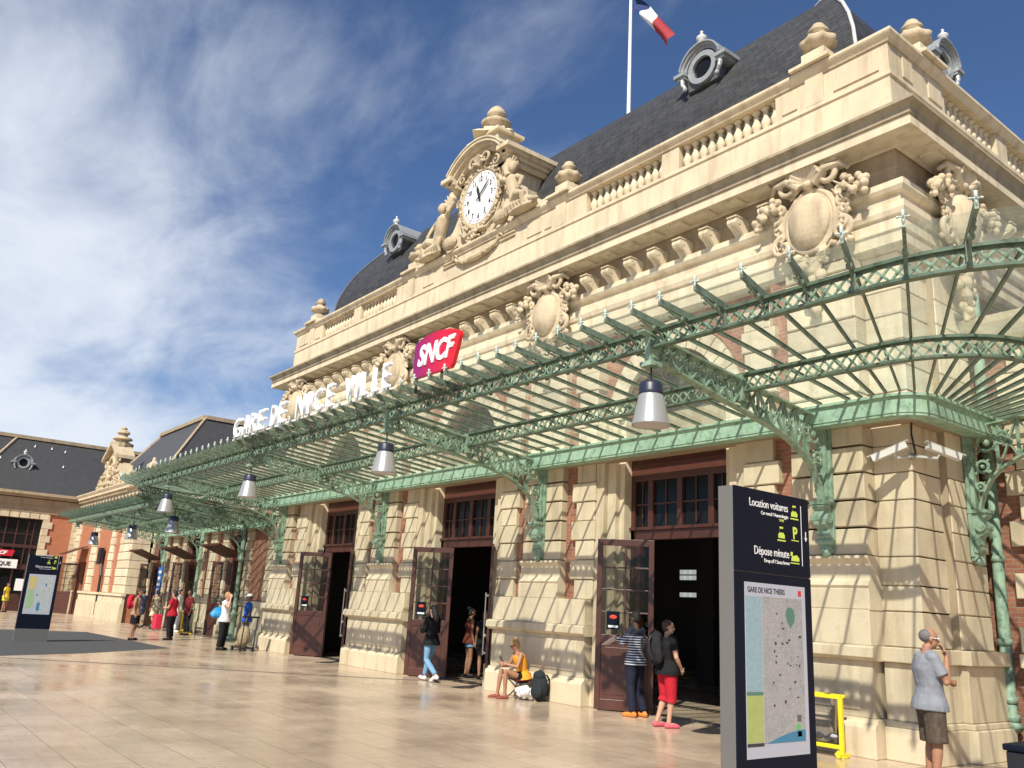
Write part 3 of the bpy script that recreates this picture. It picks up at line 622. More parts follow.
    # inner fixed glazed leaves set in the opening
# interior hall
h = MB(); x0, x1 = -27.5, -6.5
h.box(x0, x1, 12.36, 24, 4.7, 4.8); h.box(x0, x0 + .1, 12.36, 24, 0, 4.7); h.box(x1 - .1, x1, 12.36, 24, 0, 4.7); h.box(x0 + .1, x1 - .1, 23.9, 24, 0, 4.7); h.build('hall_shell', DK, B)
for c in (-12.0, -15.5, -20.27):
    m = MB(); m.box(c - .3, c + .3, 19, 19.6, 0, 4.7); m.build('hall_column', DK, B)
lw = plain('lit_window', (.8, .85, .8), .5, emit=.35); m = MB()
for a, b in ((-18.9, -18.4), (-17.7, -17.0), (-16.9, -16.3), (-13.5, -12.2), (-22.5, -21.5)): [m.box(a + q * .24, a + q * .24 + .2, 21.9, 21.95, zz, zz + .14) for q in range(int((b - a) / .24) + 1) for zz in (2.38, 2.92, 3.1)]
m.build('lit_panel', lw, B)
for xx in (-20.5, -17, -13.5, -10):  # dim glowing strips, added to brighten the dark hall
    for yy in (15, 19): MB().box(xx - .5, xx + .5, yy - .06, yy + .06, 4.60, 4.66).build('added_ceiling_light', plain('added_hall_light', (.9, .85, .75), .5, emit=.7) if 'added_hall_light' not in bpy.data.materials else bpy.data.materials['added_hall_light'], B)
m = MB(); m.box(-18.2, -16.9, 18.0, 18.4, 0, 1.1); m.box(-12.6, -11.2, 19.5, 20, 0, 1.2); m.box(-22, -21, 17, 17.5, 0, 2.1); m.each('hall_counter', plain('counter', (.18, .14, .11), .5), B)
# downspout at the corner of side wall
d = MB(); d.tube([(-5.66, 13.73, 7.1), (-5.66, 13.73, .5), (-5.56, 13.66, .42)], .082, 14)
for z in (1.55, 2.75, 4.0, .75): d.tube([(-5.66, 13.73, z), (-5.66, 13.73, z + .09)], .10, 14)
d.tube([(-5.66, 13.73, .5), (-5.66, 13.73, .6)], .11, 14)
d.build('downspout', GR, B, smooth=True)
# carved keystone masks in the arches are too small to read; flagpole on the roof
fp = thing('flagpole', 'white flagpole on the slate roof carrying a blue, white and red flag', 'flagpole', (-15.45, 15.6, 15.3))
MB().tube([(-15.45, 15.6, 15.2), (-15.45, 15.6, 21.4)], [.06, .04], 10).build('pole', WH, fp)
def flag(a, b, mat):
    m = MB(); vs = []; nu, nv = 5, 12
    for i in range(nu + 1):
        for j in range(nv + 1):
            u = lerp(a, b, i / nu); v = j / nv
            x = -15.40 + 1.55 * u ** .9 - .24 * v * u; z = 19.9 - 2.15 * u ** 1.1 - v * lerp(.5, .34, u); y = 15.6 + .14 * math.sin(7 * u + 2 * v) + .10 * math.sin(5 * v + 2 * u)
            vs.append((x, y, z))
    fs = [(i * (nv + 1) + j, (i + 1) * (nv + 1) + j, (i + 1) * (nv + 1) + j + 1, i * (nv + 1) + j + 1) for i in range(nu) for j in range(nv)]
    m.add(vs, fs); return m
fl = flag(0, .34, None).build('flag', plain('flag_blue', (.012, .03, .12), .8), fp, smooth=True)
flag(.34, .67, None).build('white_band', plain('flag_white', (.8, .8, .8), .8), fl, smooth=True); flag(.67, 1, None).build('red_band', plain('flag_red', (.30, .02, .03), .8), fl, smooth=True)
# ================================================================== GLASS CANOPY of the central pavilion
CN = thing('glass_canopy', 'pale green iron and glass canopy wrapped round the central pavilion on scrolled brackets', 'canopy', (CX, 11.3, 4.7))
HX = -CX + XR + .14          # half width from CX to the side face
def path(d, n=10):
    """right half of the canopy plan at distance d from the wall, from the middle to the side; returns points"""
    r = .25 + .50 * d; xe = XR + .14 + d; yf = 11.5 - d; pts = [(CX, yf), (xe - r, yf)]
    for i in range(1, n + 1):
        t = math.pi / 2 * i / n; pts.append((xe - r + r * math.sin(t), yf + r - r * math.cos(t)))
    pts.append((xe, 13.7)); return pts
def full(d, n=10):
    p = path(d, n); return [(2 * CX - x, y) for x, y in reversed(p[1:])] + p
def plen(p): return sum(math.dist(a, b) for a, b in zip(p, p[1:]))
def at(p, s):
    for a, b in zip(p, p[1:]):
        l = math.dist(a, b)
        if s <= l + 1e-9: return (lerp(a[0], b[0], s / l), lerp(a[1], b[1], s / l))
        s -= l
    return p[-1]
def sweep(m, p, w, z0, z1, off=0):
    """vertical band following plan p"""
    vs = []
    n = len(p)
    for i, (x, y) in enumerate(p):
        a = V(p[max(i - 1, 0)]); b = V(p[min(i + 1, n - 1)]); t = (b - a).normalized(); nn = V((t.y, -t.x))
        for s in (-1, 1): q = V((x, y)) + nn * (off + s * w / 2); vs += [(q.x, q.y, z0), (q.x, q.y, z1)]
    fs = []
    for i in range(n - 1):
        a = i * 4; b = a + 4; fs += [(a, b, b + 1, a + 1), (a + 2, a + 3, b + 3, b + 2), (a + 1, b + 1, b + 3, a + 3), (a, a + 2, b + 2, b)]
    fs += [(0, 1, 3, 2), (n * 4 - 4, n * 4 - 2, n * 4 - 1, n * 4 - 3)]
    return m.add(vs, fs)
def zt(d): return 4.84 + (d - .2) * .100          # top of beams / underside of rafters
DF, DM, DT = 3.87, 2.03, 4.45
def lattice(m, p, z0, z1, step=.155, w=.016):
    L = plen(p); n = int(L / step)
    for k in range(n):
        a = at(p, L * k / n); b = at(p, L * (k + 1) / n); mid = ((a[0] + b[0]) / 2, (a[1] + b[1]) / 2)
        m.bar((*a, z0), (*b, z1), w, w * 1.6); m.bar((*a, z1), (*b, z0), w, w * 1.6)
        m.ell((*mid, (z0 + z1) / 2), .028, 6, 4)
def beam(name, d, dep, lw=.10):
    p = full(d, 12); m = MB(); z = zt(d)
    sweep(m, p, lw, z - .035, z); sweep(m, p, .03, z - .06, z - .036); sweep(m, p, lw, z - dep, z - dep + .03); m.build(name, GRD, CN)
    q = MB(); lattice(q, p, z - dep + .03, z - .06); return q.build('lattice', GR, CN)
beam('front_beam', DF, .25); beam('middle_beam', DM, .27)
m = MB(); sweep(m, full(DM - .07, 12), .012, zt(DM) - .03, zt(DM) + .035); m.build('flashing', GRL, CN)
# rear gutter
m = MB(); p = full(.20, 8); sweep(m, p, .05, 4.60, 4.83, .12); sweep(m, p, .26, 4.56, 4.60); sweep(m, p, .32, 4.831, 4.87, .03); m.build('gutter', GRL, CN)
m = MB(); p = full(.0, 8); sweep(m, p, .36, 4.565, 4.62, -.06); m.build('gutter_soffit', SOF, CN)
# rafters: uniform at the front, closing up round the corner at the back
fr_, re_ = path(DT), path(.32)
xs = -6.35; half = []
k = 0; x = CX
while x < xs: half.append(((x, 11.5 - .32), (x, 11.5 - DT))); x += .458
s0f, s0r = x - .458 - CX, x - .458 - CX; Lf, Lr = plen(fr_), plen(re_); nfan = int((Lf - s0f) / .58)
for i in range(1, nfan + 1): half.append((at(re_, lerp(s0r, Lr, i / nfan)), at(fr_, lerp(s0f, Lf, i / nfan))))
allr = half + [((2 * CX - a[0], a[1]), (2 * CX - b[0], b[1])) for a, b in half[1:]]
def rafter_mesh(L, tip=True):
    """along +x from 0 to L in its own frame; rises with the roof; carries a scrolled toe and a finial"""
    m = MB(); z1 = zt(DT) - zt(.32)
    m.bar((0, 0, .025), (L, 0, z1 + .025), .014, .05); m.bar((0, 0, .052), (L, 0, z1 + .052), .034, .01)
    if tip:
        a = L - .62; za = z1 * a / L
        m.bar((a, 0, za + .02), (L, 0, z1 + .02), .035, .085)
        m.tube([(a, 0, za - .22), (a + .05, 0, za - .12), (a + .18, 0, za - .05), (a + .36, 0, za - .02), (L - .08, 0, z1 - .02)], .016, 6)
        m.tube([(L - .20 + .055 * math.cos(t), 0, z1 - .075 + .05 * math.sin(t)) for t in [i * .6 for i in range(10)]], .014, 5)
        m.ell((L - .4, 0, z1 - .10), .04, 6, 5); m.bar((a, 0, za - .26), (a, 0, za), .03, .05)
    return m
def finial_mesh():
    m = MB(); m.lathe([(.012, -.10), (.022, -.02), (.018, .06), (.03, .08), (.016, .10), (.03, .125), (.0, .14)], n=8)
    m.tube([(0, -.06, .02), (0, .06, .02)], .013, 6); m.tube([(-.05, 0, .02), (.05, 0, .02)], .013, 6)
    for s in (-1, 1): m.ell((0, s * .065, .02), .02, 6, 5)
    me = m.mesh('finial', smooth=True); me.materials.append(plain('pale_finial', (.50, .60, .55), .5)); return me
FIN = finial_mesh(); RM = {}
for a, b in allr:
    L = math.dist(a, b); key = round(L, 1)
    if key not in RM: me = rafter_mesh(key).mesh('rafter'); me.materials.append(GRR); RM[key] = me
    ang = math.atan2(b[1] - a[1], b[0] - a[0]); z = zt(.32)
    o = link('rafter', RM[key], CN, loc=(a[0], a[1], z), rz=ang)
    u = ((b[0] - a[0]) / L, (b[1] - a[1]) / L)
    f = link('finial', FIN, o); f.location = (key, 0, zt(DT) - zt(.32) + .07); f.scale = (.75, .75, .62)
# glazing: one sheet of long panes resting on the rafters
gm = MB()
srt = sorted(half, key=lambda h: 0)
order = [((2 * CX - a[0], a[1]), (2 * CX - b[0], b[1])) for a, b in reversed(half[1:])] + half
vs = []
for a, b in order:
    e = .97; vs += [(a[0], a[1], zt(.32) + .064), (lerp(a[0], b[0], e), lerp(a[1], b[1], e), lerp(zt(.32), zt(DT), e) + .064)]
gm.add(vs, [(2 * i, 2 * i + 1, 2 * i + 3, 2 * i + 2) for i in range(len(order) - 1)])
gm.build('glazing', GLS, CN)
# trusses and wall brackets
def curve(pts, n=8):
    out = []
    for i in range(len(pts) - 1):
        p0 = pts[max(i - 1, 0)]; p1 = pts[i]; p2 = pts[i + 1]; p3 = pts[min(i + 2, len(pts) - 1)]
        for k in range(n):
            t = k / n; out.append(tuple(.5 * ((2 * p1[j]) + (-p0[j] + p2[j]) * t + (2 * p0[j] - 5 * p1[j] + 4 * p2[j] - p3[j]) * t * t + (-p0[j] + 3 * p1[j] - 3 * p2[j] + p3[j]) * t ** 3) for j in range(2)))
    out.append(pts[-1]); return out
def truss_mesh(top, bot, D, foot=True, post=True):
    """profile in (d, z): d is the distance from the wall; extruded about y=0 along x=d"""
    m = MB()
    def band(pts, w, h):
        for a, b in zip(pts, pts[1:]): m.bar((a[0], 0, a[1]), (b[0] + (b[0] - a[0]) * .05, 0, b[1] + (b[1] - a[1]) * .05), w, h)
    band(top, .12, .03); bc = curve(bot, 5); band(bc, .12, .03)
    def zb(d):
        for a, b in zip(bc, bc[1:]):
            if min(a[0], b[0]) <= d <= max(a[0], b[0]): return lerp(a[1], b[1], (d - a[0]) / (b[0] - a[0] + 1e-9))
        return bc[-1][1]
    def ztp(d): return lerp(top[0][1], top[-1][1], (d - top[0][0]) / (top[-1][0] - top[0][0]))
    d = .45
    while d < D - .15:
        h = ztp(d) - zb(d); st = min(.30, max(.17, h * .75)); d2 = min(d + st, D - .05)
        m.bar((d, 0, zb(d)), (d2, 0, ztp(d2)), .05, .022); m.bar((d, 0, ztp(d)), (d2, 0, zb(d2)), .05, .022); m.bar((d, 0, zb(d)), (d, 0, ztp(d)), .05, .02)
        c = ((d + d2) / 2, (zb((d + d2) / 2) + ztp((d + d2) / 2)) / 2); rr = min(.06, h * .2)
        m.tube([(c[0] + rr * math.cos(t), 0, c[1] + rr * math.sin(t)) for t in [i * math.pi / 5 for i in range(11)]], .018, 5, cap=False); d = d2
    # filigree by the wall
    m.bar((.07, 0, bot[0][1] - .05), (.07, 0, top[0][1]), .14, .07, up=(1, 0, 0))
    H = top[0][1] - bot[0][1]
    for k, (u, v, r) in enumerate(((.30, .82, .13), (.22, .55, .085), (.17, .32, .06), (.52, .86, .09))):
        cz = bot[0][1] + H * v; m.tube([(u + r * math.cos(t), 0, cz + r * math.sin(t)) for t in [i * math.pi / 7 for i in range(15)]], .024, 6, cap=False); m.ell((u, 0, cz), (r * .4, .05, r * .4), 8, 5)
        for a in (0, 1, 2, 3): t = math.pi * (a / 2 + .25); m.bar((u + r * math.cos(t), 0, cz + r * math.sin(t)), (u + r * 1.7 * math.cos(t), 0, cz + r * 1.7 * math.sin(t)), .04, .025)
    if foot:      # scrolled corbel on the wall
        zf = bot[0][1]
        m.extr([(0, zf + .05), (.24, zf + .05), (.26, zf + .0), (.20, zf - .06), (.24, zf - .16), (.22, zf - .26), (.13, zf - .32), (.14, zf - .42), (.09, zf - .52), (.10, zf - .60), (.04, zf - .66), (0, zf - .66)], 'y', -.10, .10)
        m.box(0, .27, -.13, .13, zf + .03, zf + .08); m.tube([(.17, -.14, zf - .17), (.17, .14, zf - .17)], .075, 10); m.tube([(.09, -.12, zf - .5), (.09, .12, zf - .5)], .05, 10); m.ell((.07, 0, zf - .66), (.07, .08, .07), 8, 6)
        m.box(0, .05, -.12, .12, zf - .6, top[0][1])
    if post:
        z = top[-1][1]; m.bar((D, 0, z - .36), (D, 0, z + .02), .13, .09, up=(0, 1, 0)); m.box(D - .10, D + .10, -.10, .10, z - .42, z - .36); m.extr([(D - .05, z - .36), (D - .20, z - .08), (D - .05, z - .08)], 'y', -.03, .03)
    return m
D = DF - .0
top = [(.02, 4.70), (D, zt(DF) - .07)]
bot = [(.13, 3.38), (.22, 3.70), (.45, 4.02), (.95, 4.28), (1.7, 4.45), (2.9, 4.66), (D, 4.85)]
tm = truss_mesh(top, bot, D).mesh('truss'); tm.materials.append(GR)
for p in PX: link('truss', tm, CN, loc=(p, 11.5, 0), rz=R(-90))
link('truss', tm, CN, loc=(XR + .14, 13.2, 0)); link('truss', tm, CN, loc=(XL - .14, 13.2, 0), rz=R(180))
# middle beam brackets, little posts
pm = MB()
for p in PX: pm.box(p - .07, p + .07, 11.5 - DM - .07, 11.5 - DM + .07, 4.62, zt(DM) - .02)
pm.each('beam_post', GR, CN)
# roof fixing bolts are too small; lamps
def lamp(x, y, z, lab, zw=4.8, s=1.):
    t = thing('pendant_lamp', lab, 'lamp', (x, y, z), group='bell lamps hanging under the canopies')
    MB().tube([(x, y, z + .10), (x, y, zw)], .012, 6).build('cord', BKM, t)
    MB().lathe([(.05, .12), (.13, .10), (.15, .06), (.15, -.02), (.16, -.05), (.14, -.07)], (x, y, z), 20).build('cap', plain('lamp_cap', (.02, .025, .05), .4) if 'lamp_cap' not in bpy.data.materials else bpy.data.materials['lamp_cap'], t, smooth=True)
    MB().lathe([(.14, -.05), (.155, -.08), (.235, -.44), (.24, -.46), (.225, -.46), (.145, -.08), (.10, -.07)], (x, y, z), 28).build('shade', LSH, t, smooth=True)
    MB().lathe([(.0, -.45), (.22, -.45), (.22, -.44), (0, -.40)], (x, y, z), 20).build('diffuser', LDF, t)
LSH = plain('lamp_shade', (.43, .43, .42), .3, .45); LDF = plain('lamp_diffuser', (.48, .46, .45), .5)
for x, lab in zip(PX, ('largest bell lamp, nearest the corner, under the front canopy edge', 'bell lamp under the canopy between the red sign and the woman in orange', 'bell lamp under the canopy below the white station lettering', 'bell lamp at the far left end of the central canopy')): lamp(x, 7.64, 4.42, lab)

# lettering and red sign on the front edge
LT = thing('station_lettering', 'white upright capital letters GARE DE NICE VILLE along the canopy front edge', 'sign', (-16.6, 7.1, 5.3))
for ch, xa, xb in (('G', -20.35, -19.75), ('A', -19.7, -19.3), ('R', -19.25, -18.85), ('E', -18.8, -18.3), ('D', -18.05, -17.7), ('E', -17.62, -17.2), ('N', -16.72, -16.25), ('I', -16.15, -16.0), ('C', -15.85, -15.4), ('E', -15.28, -14.95), ('V', -14.52, -14.12), ('I', -14.05, -13.92), ('L', -13.85, -13.58), ('L', -13.42, -13.15), ('E', -13.05, -12.78)):
    me = text_mesh(ch, .66, .07, 1, 'LEFT', bold=0); xsv = [v.co.x for v in me.vertices]; ysv = [v.co.y for v in me.vertices]
    a, b = min(xsv), max(xsv); c, d = min(ysv), max(ysv)
    xa, xb = lerp(xa, xb, .09), lerp(xa, xb, .91); me.transform(Matrix.Translation((-a, -c, 0))); me.transform(Matrix.Diagonal(((xb - xa) / (b - a), .47 / (d - c), 1, 1)))
    me.transform(Matrix(((1, 0, 0, xa + 16.6), (0, 0, -1, 0), (0, 1, 0, .04), (0, 0, 0, 1)))); me.materials.clear(); me.materials.append(WHL); link('letter', me, LT)
MB().bar((-20.4, 7.13, 5.315), (-12.7, 7.13, 5.315), .03, .03).build('rail', WH, LT)
SG = thing('railway_sign', 'red to magenta shield shaped sign with white letters SNCF above the canopy edge', 'sign', (-11.8, 7.2, 5.4))
pts = [(-12.62, 5.46), (-12.62, 6.22), (-12.55, 6.27), (-12.2, 6.37), (-11.8, 6.40), (-11.4, 6.37), (-11.05, 6.28), (-10.98, 6.2), (-11.10, 5.52), (-11.18, 5.46)]
pts = [(-12.28, 5.42), (-12.28, 6.0), (-12.23, 6.06), (-11.95, 6.14), (-11.6, 6.16), (-11.2, 6.11), (-10.93, 6.02), (-10.90, 5.94), (-11.06, 5.48), (-11.12, 5.42)]
m, nt, b = newmat('red_gradient'); tc = N(nt, 'ShaderNodeTexCoord'); sp = N(nt, 'ShaderNodeSeparateXYZ'); nt.links.new(tc.outputs['Generated'], sp.inputs[0]); r = ramp(nt, [(.0, (.20, .012, .13)), (.5, (.50, .010, .05)), (.95, (.72, .015, .02))]); nt.links.new(sp.outputs['X'], r.inputs['Fac']); nt.links.new(r.outputs['Color'], b.inputs['Base Color']); b.inputs['Roughness'].default_value = .35
MB().extr(pts, 'y', 7.25, 7.33).build('panel', m, SG, bevel=.01)
text('letters', 'SNCF', .50, WHL, SG, (-11.61, 7.24, 5.62), (1, 0, .0), .02, .86, shear=.25, bold=.016, local=False)
for xx in (-12.3, -11.7, -11.4): pass
MB().bar((-12.3, 7.35, 5.2), (-12.3, 7.35, 5.5), .04).bar((-11.5, 7.35, 5.2), (-11.5, 7.35, 5.5), .04).build('post', BKM, SG)

# security cameras at the corner
def camera_unit(lab, p, d):
    t = thing('security_camera', lab, 'camera', p, group='corner security cameras'); p = V(p); d = V(d).normalized(); q = p + d * .5
    m = MB(); m.bar(p, q, .10, .095); m.bar(p - d * .03 + V((0, 0, .05)), q + d * .07 + V((0, 0, .05)), .11, .012); m.build('housing', plain('camera_white', (.62, .61, .57), .45) if 'camera_white' not in bpy.data.materials else bpy.data.materials['camera_white'], t, bevel=.012)
    m = MB().bar(q - d * .001, q + d * .012, .075, .07); m.build('lens', BKM, t)
    m = MB(); c = V((XR + .03, 11.76, p.z - .12)); m.tube([p + d * .18 - V((0, 0, .05)), p + d * .15 - V((0, 0, .13)), c], .022, 8); m.ell(c, .05, 8, 6); m.build('arm', plain('pale_metal', (.5, .5, .46), .5) if 'pale_metal' not in bpy.data.materials else bpy.data.materials['pale_metal'], t)
camera_unit('white security camera on the corner, the one aimed left along the front', (-5.80, 11.50, 4.20), (-1, -.35, -.42)); camera_unit('white security camera on the corner, the one aimed right along the side', (-5.62, 11.72, 4.20), (.55, .9, -.30))
cb = MB().tube([(-5.82, 11.74, 4.7), (-5.84, 11.73, 4.4), (-5.80, 11.74, 4.1)], .015, 6); 
tag(cb.build('cable', BKM), 'black cable running down the stone corner to the security cameras', 'cable')
# ================================================================== LEFT WING (set back, lower) with its own canopy
WX0, WX1, WY = -46.6, XL, 12.85
LW = thing('station_wing', 'low stone and brick wing left of the central pavilion, with three awninged doorways', 'station', (-38, WY, 0))
WO = [-34.3, -39.6, -44.9]
m = MB(); ed = [WX0] + sum([[o - 1.0, o + 1.0] for o in reversed(WO)], []) + [WX1]
for i in range(0, len(ed), 2): m.box(ed[i], ed[i + 1], WY, WY + .4, 0, 5.9)
for o in WO: m.box(o - 1, o + 1, WY + .02, WY + .4, 4.7, 5.9)
m.build('brick_wall', BR, LW)
m = MB(); mold(m, [(-.3, 5.9), (.08, 5.9), (.10, 6.1), (.2, 6.15), (.2, 6.3), (.45, 6.35), (.5, 6.5), (.5, 6.55), (-.3, 6.6)], WX0, WX1 - .05, WY, 24); m.build('cornice', ST, LW)
m = MB(); m.add([(WX0, WY, 6.58), (WX1, WY, 6.58), (WX1, 20, 8.6), (WX0, 20, 8.6), (WX0, 26, 6.58), (WX1, 26, 6.58)], [(0, 1, 2, 3), (3, 2, 5, 4)]); m.build('roof', SL, LW)
for i in range(0, len(ed), 2):
    m = MB(); q = MB(); a, b = ed[i], ed[i + 1]
    for z0, z1, y in ((0, .45, -.14), (.45, 1.28, -.08), (1.28, 1.46, -.14)): m.box(a - .05, b + .05, WY + y, WY + .01, z0, z1 - .002)
    z = 1.46; k = 0
    while z < 5.8:
        z1 = min(z + .38, 5.9); w0 = .52 if k % 2 else .62
        for (u, v) in ((a, a + w0), (b - w0, b)):
            if v - u > 0 and b - a > .7: q.cbox(u, v, WY - .09 - (.02 if k % 2 else 0), WY + .01, z + .008, z1 - .008)
        c = (a + b) / 2
        if b - a > 2.6: q.cbox(c - .38, c + .38, WY - .12, WY + .01, z + .012, z1 - .012)
        z = z1; k += 1
    m.build('plinth', ST, LW, bevel=.01); q.build('quoins', ST, LW)
for o in WO:
    f = MB(); y = WY + .2
    f.box(o - 1, o + 1, y, y + .1, 3.0, 3.15); f.box(o - 1, o - .9, y, y + .1, 0, 4.7); f.box(o + .9, o + 1, y, y + .1, 0, 4.7); f.box(o - .9, o + .9, y, y + .1, 4.6, 4.7); f.box(o - .04, o + .04, y, y + .1, 3.15, 4.6)
    F = f.build('door_frame', DRD, LW); MB().box(o - .9, o + .9, y + .05, y + .07, 3.15, 4.6).build('pane', DG, F)
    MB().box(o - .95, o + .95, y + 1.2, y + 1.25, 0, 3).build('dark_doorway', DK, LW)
    leaf(LW, (o - .92, WY + .15, 0), 222, .85, 2.95, poster=False); leaf(LW, (o + .92, WY + .15, 0), 290, .8, 2.95, poster=False)
    aw = MB(); aw.add([(o - 1.05, WY - .1, 3.15), (o + 1.05, WY - .1, 3.15), (o + 1.05, WY - 1.15, 3.55), (o - 1.05, WY - 1.15, 3.55), (o - 1.05, WY - .1, 3.12), (o + 1.05, WY - .1, 3.12), (o + 1.05, WY - 1.15, 3.52), (o - 1.05, WY - 1.15, 3.52)], [(0, 1, 2, 3), (7, 6, 5, 4), (0, 3, 7, 4), (1, 5, 6, 2), (3, 2, 6, 7), (0, 4, 5, 1)])
    A = aw.build('awning', DRD, LW); r_ = MB()
    for k in range(6): x = o - 1.0 + .4 * k; r_.bar((x, WY - .1, 3.13), (x, WY - 1.17, 3.53), .05, .06)
    r_.bar((o - 1.07, WY - 1.17, 3.53), (o + 1.07, WY - 1.17, 3.53), .07); r_.build('slat', DR, A)
# wing canopy
WC = thing('wing_canopy', 'lower dark green glass canopy along the left wing carried on slim iron columns', 'canopy', (-37, WY, 4.3))
cx = [-29.2, -32.7, -37.5, -42.6]; x0, x1 = -44.0, -28.6; yr, yfm = WY - .15, 8.15
def wz(y): return lerp(4.72, 4.32, (y - 8.15) / (12.7 - 8.15))
for nm_, y, dep in (('front_beam', 8.3, .26), ('middle_beam', 10.1, .24)):
    m = MB(); z = wz(y); m.box(x0, x1, y - .05, y + .05, z - .03, z); m.box(x0, x1, y - .05, y + .05, z - dep, z - dep + .03); m.build(nm_, GRD, WC)
    m = MB(); lattice(m, [(x0, y), (x1, y)], z - dep + .03, z - .03, .18); m.build('lattice', GR, WC)
m = MB(); m.box(x0, x1, 12.45, 12.7, 4.2, 4.4); m.build('gutter', GRL, WC)
m = MB(); L = yr - 7.75
m.bar((0, 0, .03), (0, -L, .03 + wz(7.75) - wz(yr)), .03, .05); m.tube([(0, -L, .40 + .0), (0, -L, .62)], [.02, .012], 6) ; m.tube([(-.05, -L, .54), (.05, -L, .54)], .015, 5)
wr_me = m.mesh('rafter'); wr_me.materials.append(GRD); x = x0
while x <= x1 + .01: link('rafter', wr_me, WC, loc=(x, yr, wz(yr))); x += .46
m = MB(); m.add([(x0, yr, wz(yr) + .07), (x1, yr, wz(yr) + .07), (x1, 8.1, wz(8.1) + .07), (x0, 8.1, wz(8.1) + .07)], [(0, 1, 2, 3)]); m.build('glazing', GLS, WC)
Dw = 12.35 - 8.3
wt = truss_mesh([(.0, 4.30), (Dw, 4.66)], [(.12, 3.0), (.20, 3.45), (.55, 3.80), (1.1, 4.0), (2.2, 4.18), (Dw, 4.40)], Dw, foot=False).mesh('truss'); wt.materials.append(GR)
col_me = MB().lathe([(.16, 0), (.16, .1), (.11, .14), (.10, .9), (.13, .93), (.13, 1.0), (.085, 1.05), (.075, 2.9), (.12, 2.98), (.12, 3.04), (.08, 3.1), (.08, 4.3)], n=12).mesh('column', smooth=True); col_me.materials.append(GR)
for c in cx: link('truss', wt, WC, loc=(c, 12.45, 0), rz=R(-90)); link('column', col_me, WC, loc=(c, 12.4, 0))
lamp(-29.6, 8.75, 4.0, 'small bell lamp under the wing canopy, the right one of the far pair', 4.6); lamp(-35.6, 9.0, 4.0, 'small bell lamp under the wing canopy, left of the other far one', 4.6)
lamp(-42.2, 9.1, 3.95, 'small bell lamp near the left end of the wing canopy', 4.6)

# ================================================================== END PAVILION
EP = thing('end_pavilion', 'far pavilion with carved pointed gable, quoined orange brick panels and an open brown door', 'station', (-54, 11.95, 0))
ex0, ex1, ey = -60, -46.6, 11.95
m = MB(); eo = [-51.2 - .0, -57.0]
m.box(ex0, -58.0, ey, ey + .4, 0, 6.2); m.box(-56.2, ex1, ey, ey + .4, 0, 6.2); m.box(-58, -56.2, ey, ey + .4, 3.1, 6.2); m.box(ex1 - .4, ex1, ey + .4, 20, 0, 6.2); m.build('brick_wall', BR2, EP)
for a, b in ((-60.0, -58.9), (-55.3, -53.9), (-51.0, -50.0), (-48.9, -46.55)):
    m = MB(); z = 1.4; k = 0
    while z < 6.1:
        z1 = min(z + .42, 6.2); m.cbox(a + (.1 if k % 2 else 0), b - (.1 if k % 2 and b < -47 else 0), ey - .1, ey + .01, z + .01, z1 - .01, .03); z = z1; k += 1
    m.build('quoins', ST, EP)
m = MB(); z = 1.4
while z < 6.1: m.box(ex1 - .2, ex1 + .08, ey - .08, ey + 1.0, z + .012, min(z + .42, 6.2) - .012); z += .42
m.build('quoins', ST, EP)
m = MB(); m.box(-56.2, ex1 + .12, ey - .2, ey + .005, 0, .9); m.box(-56.2, ex1 + .1, ey - .14, ey + .005, .9, 1.28); m.box(-56.25, ex1 + .18, ey - .22, ey + .005, 1.28, 1.4); m.box(ex0, -58, ey - .2, ey + .005, 0, 1.4); m.build('plinth', ST, EP, bevel=.01)
m = MB(); mold(m, [(-.3, 6.2), (.10, 6.2), (.12, 6.45), (.2, 6.5), (.2, 6.58), (.12, 6.6), (.12, 6.85), (.45, 6.87), (.45, 6.97), (.55, 7.12), (.55, 7.17), (-.3, 7.25)], ex0, ex1, ey, 22)
for k in range(34): x = ex0 + .3 + .34 * k; m.box(x, x + .14, ey - .35, ey - .1, 6.7, 6.865)
m.build('cornice', ST, EP)
gx = -54.0    # carved pointed gable
m = MB(); m.extr([(gx - 3.0, 8.05), (gx - 2.6, 8.4), (gx - 2.2, 8.6), (gx - 1.7, 9.3), (gx - 1.2, 9.7), (gx - .6, 10.4), (gx + .6, 10.4), (gx + 1.2, 9.7), (gx + 1.7, 9.3), (gx + 2.2, 8.6), (gx + 2.6, 8.4), (gx + 3.0, 8.05)], 'y', ey, ey + .6)
m.extr([(gx - 1.5, 9.8), (gx, 10.75), (gx + 1.5, 9.8), (gx + 1.5, 10.0), (gx, 11.0), (gx - 1.5, 10.0)], 'y', ey - .3, ey + .75); m.v = [(gx + (p[0] - gx) * 1.12, p[1], p[2] - .82) for p in m.v]; m.build('gable', ST2, EP)
r2 = random.Random(9); m = MB(); m.tube([(gx + .62 * math.cos(t), ey - .05, 9.35 + .62 * math.sin(t)) for t in [i * math.pi / 10 for i in range(21)]], .11, 6)
for k in range(90):
    u = r2.uniform(-2.4, 2.4); top_ = 10.1 - abs(u) * .75; z = r2.uniform(8.1, max(8.3, top_)); m.ell((u + gx, ey - .05, z), r2.uniform(.07, .17), 6, 5)
for s in (-1, 1): scroll(m, (gx + s * 2.1, 8.5), .32, 1.2, .1, ey - .02); scroll(m, (gx + s * 1.2, 9.6), .26, 1.2, .08, ey - .02)
m.v = [(gx + (p[0] - gx) * 1.12, p[1], p[2] - .82) for p in m.v]; m.build('relief', ST2, EP, smooth=True)
